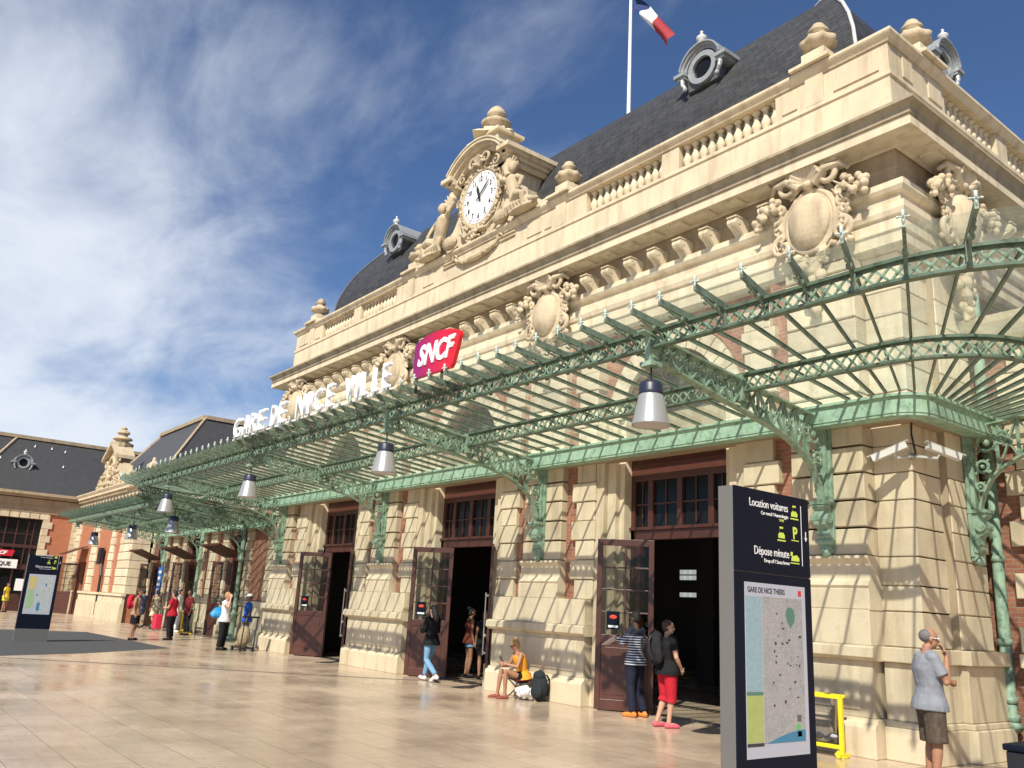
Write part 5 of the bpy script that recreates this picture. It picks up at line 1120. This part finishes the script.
    mo = MB().ell(hp(0, .092, -.062), Hr(.020, .006, .006), 8, 5, Rm); mo.build('mouth', plain('lips', (.30, .08, .06), .5) if 'lips' not in bpy.data.materials else bpy.data.materials['lips'], t, local=True)
    if o.get('shades'): g_ = MB(); g_.bar(hp(-.03, .098, .008), hp(-.012, .1, .008), .012 * s, .03 * s); [g_.ell(hp(q * .03, .095, .006), Hr(.027, .008, .02), 8, 6, Rm) for q in (-1, 1)]; [g_.tube([hp(q * .058, .09, .01), hp(q * .08, .0, .012)], .004 * s, 5) for q in (-1, 1)]; g_.build('glasses', o['shades'], t, local=True)
    # hair
    hk = o.get('hair'); 
    if hk:
        h = MB(); st = o.get('style', 'short'); h.ell(hp(0, -.030 if st == 'crop' else -.020, .030 if st == 'crop' else .048), Hr(.080, .088, .080) if st == 'crop' else Hr(.084, .096, .085), 16, 12, Rm)
        if st != 'crop': h.ell(hp(0, -.035, .0), Hr(.083, .075, .085), 12, 10, Rm)
        if st in ('long', 'bun', 'tail'): h.ell(hp(0, -.045, -.03), Hr(.080, .065, .075), 12, 9, Rm)
        if st == 'long': h.tube([hp(0, -.05, 0), hp(0, -.075, -.12), hp(0, -.08, -.24), hp(0, -.07, -.30)], [.075 * s, .085 * s, .075 * s, .03 * s], 12)
        if st == 'bun': h.ell(hp(0, -.09, .10), .048 * s, 10, 8)
        if st == 'tail': h.tube([hp(0, -.09, .05), hp(0, -.14, .0), hp(0, -.13, -.12)], [.03 * s, .035 * s, .015 * s], 8)
        me = voxel(h, 'hair', max(vox, .009), 2); me.materials.append(HM[hk]); link('hair', me, t)
    if o.get('cap'): c = MB(); c.lathe([(.088 * s, 0), (.09 * s, .03 * s), (.075 * s, .075 * s), (.03 * s, .10 * s), (0, .102 * s)], tuple(hp(0, -.005, .045)), 16, 1, 1.12); c.ell(hp(0, .11, .045), Hr(.065, .06, .008), 10, 6, Rm); c.build('cap', HM['cap'], t, smooth=True, local=True)
    # clothes
    def cloth(fn, name, mat, v=None): mm = MB(); fn(mm); me = voxel(mm, name, v or max(vox, .010), 2); me.materials.append(mat); return link(name, me, t)
    def top_(mm):
        tr = trunk(.016 * s + o.get('loose', .006), True); tr = tr[0 if o.get('hem', 'long') == 'long' else 1:]
        tr[0] = tr[0][:2] + (tr[0][2] + .062 * s,) + (tr[0][3], tr[0][4] + .055 * s); tr[1] = tr[1][:2] + (tr[1][2] + .026 * s,) + (tr[1][3], tr[1][4] + .030 * s)
        if o.get('tank'): tr = tr[:-2] + [tr[-2][:2] + (tr[-2][2] * .72,) + tr[-2][3:]]
        else: tr[-1] = (tr[-1][0], tr[-1][1], tr[-1][2] * 1.12, tr[-1][3], tr[-1][4] * 1.12)
        loft(mm, tr, 18)
        sl = o.get('sleeve', .55)
        if sl > 0:
            for S in 'LR':
                sh, el, wr = J['sh' + S], J['el' + S], J['wr' + S]; e1 = .016 * s
                pts = [lerp(sh, J['neck'], .45), sh]; rs = [.055 * wd + e1, .054 * wd + e1]
                mm.ell(sh, .056 * wd + e1 * .8, 10, 8)
                if sl <= 1: pts += [lerp(sh, el, sl * .5), lerp(sh, el, sl)]; rs += [.052 * wd + e1, .050 * wd + e1 * 1.3]
                else: pts += [lerp(sh, el, .5), el, lerp(el, wr, (sl - 1) * .5), lerp(el, wr, sl - 1)]; rs += [.047 * wd + e1, .043 * wd + e1, .040 * wd + e1, .032 * wd + e1]; mm.ell(el, .042 * wd + e1, 8, 6)
                mm.tube(pts, rs, 12)
    if o.get('top'): cloth(top_, o.get('topname', 'shirt'), o['top'])
    b = o.get('bottom')
    if b:
        L_ = o.get('len', 1.9); e2 = o.get('bloose', .012) * s
        def low(mm):
            tr = trunk(.014 * s, True)[:4 if not o.get('dress') else 4]; loft(mm, tr[:3], 18)
            if o.get('skirt'):
                P = J['pelvis']; kn = (J['knL'] + J['knR']) / 2; q = lerp(P, kn, o['skirt'])
                loft(mm, [(P + V((0, 0, .06 * s)), side, .165 * wd, V((0, 1, 0)), .125 * wd), (P - V((0, 0, .06 * s)), side, .195 * wd, V((0, 1, 0)), .145 * wd), (q, side, .19 * wd + .02, V((0, 1, 0)), .15 * wd + .01)], 18)
            else:
                for S in 'LR':
                    hi, kn, an = J['hi' + S], J['kn' + S], J['an' + S]; mm.ell(hi, .09 * wd + e2, 10, 8); pts = [lerp(hi, kn, -.1), lerp(hi, kn, .1)]; rs = [.080 * wd + e2, .092 * wd + e2]
                    if L_ <= 1: pts += [lerp(hi, kn, L_ * .6), lerp(hi, kn, L_)]; rs += [.080 * wd + e2, lerp(.086, .062, L_) * wd + e2 * 1.7]
                    else: pts += [lerp(hi, kn, .6), kn, lerp(kn, an, (L_ - 1) * .5), lerp(kn, an, L_ - 1)]; rs += [.070 * wd + e2, .058 * wd + e2, .056 * wd + e2, lerp(.056, .040, L_ - 1) * wd + e2 * 1.4]; mm.ell(kn, .056 * wd + e2, 8, 6)
                    mm.tube(pts, rs, 14)
        cloth(low, o.get('bname', 'trousers'), b)
    sc_ = o.get('shoes')
    if sc_:
        for S in 'LR':
            an, to = J['an' + S], J['to' + S]; z0 = an.z - .085 * s; d = (to - an); d.z = 0; d = d.normalized(); k = MB()
            def fp_(u, zz): return V((an.x, an.y, 0)) + d * u * s + V((0, 0, z0 + zz * s))
            dz = (to.z - .03 * s - z0)
            k.tube([fp_(-.075, .035), fp_(-.03, .045), fp_(.06, .045), fp_(.14, .036) + V((0, 0, dz)), fp_(.195, .028) + V((0, 0, dz))], [.033 * s, .044 * s, .046 * s, .043 * s, .026 * s], 12); k.ell(fp_(-.02, .07), .042 * s, 8, 6)
            me = voxel(k, 'shoe', .009, 2); me.materials.append(sc_); link('shoe', me, t)
    return t, J, hp
stripe = newmat('striped_knit'); m_, nt_, b_ = stripe; tc_ = N(nt_, 'ShaderNodeTexCoord'); sp_ = N(nt_, 'ShaderNodeSeparateXYZ'); nt_.links.new(tc_.outputs['Object'], sp_.inputs[0]); mm_ = N(nt_, 'ShaderNodeMath', operation='MULTIPLY'); mm_.inputs[1].default_value = 24; nt_.links.new(sp_.outputs['Z'], mm_.inputs[0]); fr_m = N(nt_, 'ShaderNodeMath', operation='FRACT'); nt_.links.new(mm_.outputs[0], fr_m.inputs[0]); rp_ = ramp(nt_, [(.0, (.02, .03, .07)), (.60, (.02, .03, .07)), (.62, (.62, .64, .68)), (.98, (.62, .64, .68))]); nt_.links.new(fr_m.outputs[0], rp_.inputs['Fac']); rp2 = ramp(nt_, [(.0, (0, 0, 0)), (1, (1, 1, 1))])
gt_ = N(nt_, 'ShaderNodeMath', operation='GREATER_THAN'); gt_.inputs[1].default_value = 1.36; nt_.links.new(sp_.outputs['Z'], gt_.inputs[0]); mxs = N(nt_, 'ShaderNodeMix', data_type='RGBA'); nt_.links.new(gt_.outputs[0], mxs.inputs['Factor']); nt_.links.new(rp_.outputs['Color'], mxs.inputs['A']); mxs.inputs['B'].default_value = (.02, .022, .04, 1); nt_.links.new(mxs.outputs['Result'], b_.inputs['Base Color']); b_.inputs['Roughness'].default_value = .9
NV = FAB('navy_cloth', (.015, .018, .035)); BK = FAB('black_cloth', (.012, .012, .014)); RD = FAB('red_cloth', (.42, .015, .03)); GY = FAB('grey_tee', (.22, .235, .27)); CA = plain('camouflage', (.075, .055, .038), .9, noise=.9, nscale=22); JN = FAB('jeans', (.16, .30, .46)); OR = FAB('orange_cloth', (.72, .30, .03)); WT = FAB('white_cloth', (.72, .72, .74)); BLU = FAB('blue_cloth', (.02, .09, .42)); CR = FAB('cream_cloth', (.60, .52, .34)); ORS = FAB('orange_shoe', (.65, .22, .05)); PK = FAB('pink_shoe', (.62, .12, .16)); WSH = FAB('white_shoe', (.7, .68, .66)); YL = FAB('yellow_cloth', (.70, .55, .04)); KH = FAB('khaki', (.30, .24, .15))
# man in grey T-shirt by the corner, one arm across, the other hand to his face
person('grey haired man in grey T-shirt and camouflage shorts, one hand to his face', (-4.97, 9.98), (.70, .71), 1.71, dict(wide=1.08, hair='grey', style='crop', skin='tan', top=GY, loose=.022, sleeve=.72, bottom=CA, bname='shorts', len=.98, bloose=.03, shoes=BK, topname='t_shirt', shades=WH, hpitch=-4,
    pose=dict(elR=(.22, .12, 1.17), wrR=(.05, .20, 1.44), elL=(-.20, .16, 1.18), wrL=(.04, .24, 1.16), head=(0, .04, 1.635)), handR=(-.25, -.25, 1), palmR=(0, -1, 0), handL=(1, .1, .05), palmL=(0, -1, 0), curlR=20), vox=.008)
# striped jumper, reading
person('man in striped jumper and dark trousers reading beside the open door', (-10.80, 11.36), (-.93, -.1), 1.74, dict(hair='black', style='short', skin='dark', top=m_, topname='jumper', sleeve=1.85, bottom=NV, len=1.95, bloose=.02, shoes=ORS, hpitch=-12, loose=.015,
    pose=dict(elR=(.24, .10, 1.20), wrR=(.10, .33, 1.30), elL=(-.26, .08, 1.22), wrL=(-.10, .33, 1.28), anR=(.12, -.10, .085), toR=(.15, .07, .03))), vox=.009)
t = thing('folded_map', 'white folded map held by the man in the striped jumper', 'map', (-11.18, 11.28, 1.25)); MB().bar((-11.16, 11.27, 1.31), (-11.44, 11.23, 1.15), .20, .006).build('sheet', WT, t)
P_, J_, hp_ = person('woman in black T-shirt and red knee length trousers facing the dark doorway', (-9.62, 10.85), (.28, .96), 1.63, dict(hair='brown', style='short', fem=True, wide=1.10, top=BK, topname='t_shirt', sleeve=.6, bottom=RD, len=1.22, bloose=.028, shoes=PK, hyaw=-35, loose=.02,
    pose=dict(elR=(.25, .02, 1.15), wrR=(.17, .17, .97), elL=(-.24, .02, 1.15), wrL=(-.17, .17, .97), anL=(-.10, -.14, .085), toL=(-.12, .04, .03))), vox=.009)
backpack('worn_backpack', 'black backpack worn by the woman in red trousers', (-9.69, 10.62, .93), R(-16), FAB('pack_dark', (.018, .018, .02)), 1.0)
person('woman in dark jacket and pale jeans walking left past the middle door', (-16.95, 11.12), (-.98, -.2), 1.66, dict(hair='black', style='long', skin='light', fem=True, top=BK, topname='jacket', sleeve=1.8, bottom=JN, bname='jeans', len=1.9, shoes=WSH, hpitch=-10, loose=.016,
    pose=dict(knR=(.10, .16, .50), anR=(.10, .26, .10), toR=(.11, .42, .07), knL=(-.10, .02, .49), anL=(-.10, -.34, .16), toL=(-.11, -.20, .04), elR=(.24, .04, 1.16), wrR=(.14, .28, 1.16), elL=(-.24, .04, 1.16), wrL=(-.12, .28, 1.14), pelvis=(0, 0, .93))), vox=.010)
person('woman in denim shorts and rust top standing just inside the middle door', (-17.80, 12.80), (.3, .95), 1.66, dict(hair='black', style='bun', skin='tan', fem=True, top=FAB('rust_cloth', (.16, .04, .025)), topname='top', tank=True, sleeve=0, bottom=JN, bname='shorts', len=.38, bloose=.02, shoes=BK), vox=.011)
person('woman in dark dress behind the right leaf of the middle door', (-17.38, 12.95), (-.6, .3), 1.60, dict(hair='brown', style='long', skin='tan', fem=True, top=BK, topname='dress_top', sleeve=.3, bottom=BK, bname='skirt', skirt=.7, shoes=BK), vox=.012)
# seated woman
person('seated woman in orange top and sunglasses looking at her phone against the pillar', (-13.62, 11.08, -.02), (-.25, -.97), 1.64, dict(hair='blonde', style='bun', skin='tan', fem=True, top=OR, topname='top', tank=True, sleeve=0, bottom=BK, bname='shorts', len=.35, bloose=.015, shoes=FAB('sandal', (.25, .07, .05)), hpitch=-28, shades=BKM, hem='short',
    pose=dict(pelvis=(0, -.05, .44), waist=(0, -.03, .58), chest=(0, .03, .78), neck=(0, .10, .94), head=(0, .16, 1.09), shL=(-.165, .08, .90), shR=(.165, .08, .90), elL=(-.22, .18, .66), wrL=(-.06, .38, .70), elR=(.22, .18, .66), wrR=(.08, .36, .66),
    hiL=(-.09, .0, .43), hiR=(.09, .0, .43), knL=(-.12, .40, .56), knR=(.11, .40, .55), anL=(-.10, .38, .09), anR=(.12, .46, .09), toL=(-.11, .54, .03), toR=(.14, .62, .03))), vox=.009)
ph = thing('phone', 'dark phone in the hands of the seated woman', 'phone', (-13.72, 10.72, .70)); MB().bar((-13.71, 10.70, .66), (-13.73, 10.63, .78), .07, .01).build('phone_body', BKM, ph)
t = thing('folding_stool', 'low red folding stool under the seated woman', 'stool', (-13.62, 11.10, 0), R(166)); m = MB()
for q in (-.19, .19):
    m.tube([(q, -.20, .0), (q, .20, .36)], .012, 6); m.tube([(q, .20, 0), (q, -.20, .36)], .012, 6)
m.tube([(-.19, .20, .36), (.19, .20, .36)], .012, 6); m.tube([(-.19, -.20, .36), (.19, -.20, .36)], .012, 6); m.build('frame', BKM, t, local=True); MB().box(-.18, .18, -.2, .2, .345, .36).build('seat', RD, t, local=True)
# far people
person('blonde woman in white top and black trousers with blue shoulder bag, hand raised', (-26.75, 9.88), (.7, .7), 1.72, dict(hair='blonde', style='short', fem=True, top=WT, sleeve=.5, bottom=BK, len=1.95, bloose=.03, shoes=BK, pose=dict(elR=(.26, .20, 1.30), wrR=(.10, .16, 1.58)), handR=(-.3, -.2, 1), palmR=(-1, 0, 0)), vox=.012)
t = thing('shoulder_bag', 'big bright blue shoulder bag carried by the blonde woman', 'bag', (-26.98, 9.72, .95)); b = MB(); b.ell((0, 0, .10), (.10, .24, .12), 12, 8); b.ell((0, .02, .20), (.06, .20, .14), 10, 7); b.ell((.02, -.12, .06), (.08, .09, .08), 8, 6); me = voxel(b, 'bag', .015, 3); me.materials.append(plain('bag_blue', (.03, .28, .55), .5)); link('bag', me, t); MB().tube([(0, -.18, .22), (.10, -.08, .5), (.12, .05, .5), (.0, .18, .22)], .015, 6).build('strap', BKM, t, local=True)
person('man in blue shirt and white cap behind a luggage trolley by the pillar', (-27.9, 11.05), (-.2, -1), 1.70, dict(hair='black', style='crop', cap=1, skin='dark', top=BLU, sleeve=.6, bottom=FAB('grey_trousers', (.14, .14, .14)), len=1.9, shoes=BK), vox=.012)
t = thing('luggage_trolley', 'small trolley loaded with a pale bundle at the foot of the pillar', 'trolley', (-26.6, 10.5, 0)); m = MB(); m.tube([(-.3, -.2, .1), (-.3, .2, .1), (.35, .2, .1), (.35, -.2, .1), (-.3, -.2, .1)], .02, 6); m.tube([(.35, -.2, .1), (.45, -.2, 1.0), (.45, .2, 1.0), (.35, .2, .1)], .02, 6); m.bar((.40, -.25, 1.02), (.40, .25, 1.02), .14, .05); m.build('frame', BKM, t, local=True)
w_ = MB(); [w_.add(*(lambda b: (b.v, b.f))(MB().tube([(x, y - .025, .07), (x, y + .025, .07)], .07, 12))) for x in (-.3, .35) for y in (-.2, .2)]; w_.build('wheels', BKM, t, local=True); b = MB(); b.ell((0, 0, .42), (.24, .2, .33), 12, 9); b.ell((-.2, 0, .2), (.2, .18, .12), 10, 7); me = voxel(b, 'bundle', .02, 3); me.materials.append(KH); link('bundle', me, t)
person('woman in black skirt and tan top, leftmost of the far group', (-31.2, 8.45), (.55, .85), 1.66, dict(hair='brown', style='bun', skin='tan', fem=True, top=FAB('tan_top', (.38, .24, .14)), tank=True, sleeve=0, bottom=BK, bname='skirt', skirt=.85, shoes=BK), vox=.013)
backpack('worn_backpack', 'red backpack worn by the woman in the black skirt', (-31.42, 8.27, 1.0), R(-33), FAB('pack_red', (.5, .02, .04)), .9)
person('person in red shirt and black trousers standing in front of the far group', (-31.8, 9.85), (-.6, -.7), 1.66, dict(hair='black', style='short', wide=1.12, top=RD, sleeve=.6, bottom=BK, len=1.95, bloose=.025, shoes=BK, pose=dict(elR=(.24, .08, 1.15), wrR=(.10, .28, 1.16), elL=(-.24, .08, 1.15), wrL=(-.10, .28, 1.14))), vox=.013)
person('person in white top and white trousers beside the small yellow stand', (-38.0, 12.0), (.5, .8), 1.76, dict(hair='black', style='short', top=WT, sleeve=.6, bottom=WT, len=1.95, bloose=.025, shoes=WSH), vox=.014)
person('woman in cream dress walking in the far group', (-39.9, 11.6), (-.9, -.3), 1.70, dict(hair='black', style='tail', skin='tan', fem=True, top=CR, tank=True, sleeve=0, bottom=CR, bname='skirt', skirt=.8, shoes=BK, pose=dict(knR=(.10, .14, .5), anR=(.10, .22, .1), toR=(.11, .38, .05), anL=(-.1, -.30, .12), toL=(-.1, -.16, .03))), vox=.014)
person('woman in blue patterned dress next to the blue banner', (-41.3, 11.4), (-.8, -.4), 1.66, dict(hair='black', style='short', skin='tan', fem=True, top=FAB('blue_print', (.08, .12, .24)), sleeve=.4, bottom=FAB('blue_print2', (.08, .12, .24)), bname='skirt', skirt=.75, shoes=BK, pose=dict(knR=(.10, .14, .5), anR=(.10, .22, .1), toR=(.11, .38, .05), anL=(-.1, -.30, .12), toL=(-.1, -.16, .03))), vox=.014)
person('person in dark red top and black trousers just left of the yellow stand', (-35.5, 11.6), (.2, -1), 1.74, dict(hair='black', style='short', skin='tan', top=FAB('dark_red', (.2, .02, .03)), sleeve=.6, bottom=BK, len=1.9, shoes=BK), vox=.014)
t = thing('suitcase', 'red wheeled suitcase in the far group', 'suitcase', (-38.9, 11.45, 0)); MB().box(-39.15, -38.65, 11.3, 11.6, .06, .68).build('shell', plain('case_red', (.55, .02, .06), .4), t, bevel=.05); MB().tube([(-39.05, 11.58, .68), (-39.05, 11.58, 1.0), (-38.75, 11.58, 1.0), (-38.75, 11.58, .68)], .012, 6).build('handle', BKM, t)
person('person in yellow top at the far left edge by the shop', (-57.2, 8.25), (.6, .7), 1.62, dict(hair='brown', style='short', skin='tan', fem=True, wide=1.1, top=YL, sleeve=.5, bottom=FAB('lime_skirt', (.5, .55, .06)), bname='skirt', skirt=.6, shoes=BK), vox=.015)
# ================================================================== CAMERA, SKY, SUN
cam = bpy.data.cameras.new('camera'); co = bpy.data.objects.new('camera', cam); C.objects.link(co)
yaw, pit, rol = 0.915675889, 0.261693075, 0.0560280679
f = V((-math.sin(yaw) * math.cos(pit), math.cos(yaw) * math.cos(pit), math.sin(pit))); r = V((math.cos(yaw), math.sin(yaw), 0)); u = r.cross(f)
r2_ = r * math.cos(rol) + u * math.sin(rol); u2_ = -r * math.sin(rol) + u * math.cos(rol)
co.matrix_world = Matrix(((r2_.x, u2_.x, -f.x, 0), (r2_.y, u2_.y, -f.y, 0), (r2_.z, u2_.z, -f.z, 1.65), (0, 0, 0, 1)))
cam.sensor_width = 36; cam.lens = 844.81 / 1024 * 36; cam.clip_end = 2000; cam.clip_start = .05
bpy.context.scene.camera = co
SD = V((.57, -1, 1.13)).normalized()
sl = bpy.data.lights.new('sun', 'SUN'); sl.energy = 4.9; sl.angle = R(.55); sl.color = (1, .93, .80)
so = bpy.data.objects.new('sun', sl); C.objects.link(so); so.rotation_euler = SD.to_track_quat('Z', 'Y').to_euler()
sc = bpy.context.scene; wd = bpy.data.worlds.new('World'); sc.world = wd; wd.use_nodes = True; nt = wd.node_tree; L = nt.links.new
bg = nt.nodes['Background']; sky = N(nt, 'ShaderNodeTexSky', sky_type='NISHITA'); sky.sun_disc = False; sky.sun_elevation = math.asin(SD.z); sky.sun_rotation = math.atan2(SD.x, SD.y)
sky.air_density = 1.0; sky.dust_density = .6; sky.ozone_density = 2.5
bg.inputs['Strength'].default_value = .085
tc = N(nt, 'ShaderNodeTexCoord'); sp = N(nt, 'ShaderNodeSeparateXYZ'); L(tc.outputs['Generated'], sp.inputs[0])
def M_(op, a, b=None, clamp=False):
    n = N(nt, 'ShaderNodeMath', operation=op, use_clamp=clamp)
    for i, x in enumerate((a, b)):
        if x is None: continue
        if isinstance(x, (int, float)): n.inputs[i].default_value = x
        else: L(x, n.inputs[i])
    return n.outputs[0]
zz = M_('ADD', M_('MAXIMUM', sp.outputs['Z'], 0), .22); px = M_('DIVIDE', sp.outputs['X'], zz); py = M_('DIVIDE', sp.outputs['Y'], zz)
cb = N(nt, 'ShaderNodeCombineXYZ'); L(px, cb.inputs[0]); L(py, cb.inputs[1])
mp = N(nt, 'ShaderNodeMapping'); mp.inputs['Rotation'].default_value = (0, 0, R(35)); mp.inputs['Scale'].default_value = (.75, 1.15, 1); mp.inputs['Location'].default_value = (.6, 1.7, 0); L(cb.outputs[0], mp.inputs['Vector'])
n1 = N(nt, 'ShaderNodeTexNoise'); n1.inputs['Scale'].default_value = 1.0; n1.inputs['Detail'].default_value = 7; n1.inputs['Roughness'].default_value = .5; n1.inputs['Distortion'].default_value = .3; L(mp.outputs[0], n1.inputs['Vector'])
n2 = N(nt, 'ShaderNodeTexNoise'); n2.inputs['Scale'].default_value = 3.2; n2.inputs['Detail'].default_value = 8; n2.inputs['Roughness'].default_value = .6; n2.inputs['Distortion'].default_value = .4; L(mp.outputs[0], n2.inputs['Vector'])
# the cloud bank lies to the west, low over the far wing
dv = N(nt, 'ShaderNodeVectorMath', operation='DOT_PRODUCT'); L(tc.outputs['Generated'], dv.inputs[0]); dv.inputs[1].default_value = V((-.95, .05, .15)).normalized()
bias = N(nt, 'ShaderNodeMapRange'); bias.inputs['From Min'].default_value = .835; bias.inputs['From Max'].default_value = .97; bias.inputs['To Min'].default_value = -.12; bias.inputs['To Max'].default_value = .20; L(dv.outputs['Value'], bias.inputs['Value'])
s = M_('ADD', M_('ADD', n1.outputs['Fac'], M_('MULTIPLY', M_('SUBTRACT', n2.outputs['Fac'], .5), .50)), bias.outputs[0])
cr = N(nt, 'ShaderNodeMapRange', interpolation_type='SMOOTHSTEP'); cr.inputs['From Min'].default_value = .40; cr.inputs['From Max'].default_value = .80; cr.inputs['To Max'].default_value = .92; L(s, cr.inputs['Value'])
tint = N(nt, 'ShaderNodeMix', data_type='RGBA', blend_type='MULTIPLY'); tint.inputs['Factor'].default_value = 1; L(sky.outputs[0], tint.inputs['A']); tint.inputs['B'].default_value = (.66, .80, 1.0, 1)
mx = N(nt, 'ShaderNodeMix', data_type='RGBA'); L(cr.outputs[0], mx.inputs['Factor']); L(tint.outputs['Result'], mx.inputs['A']); mx.inputs['B'].default_value = (7.4, 7.9, 8.7, 1); L(mx.outputs['Result'], bg.inputs['Color'])
sc.view_settings.view_transform = 'Standard'; sc.view_settings.look = 'None'; sc.view_settings.exposure = .42; sc.view_settings.gamma = 1; sc.view_settings.use_curve_mapping = False
sc.cycles.max_bounces = 8; sc.cycles.transparent_max_bounces = 16; sc.cycles.diffuse_bounces = 3; sc.cycles.glossy_bounces = 3; sc.cycles.use_denoising = True
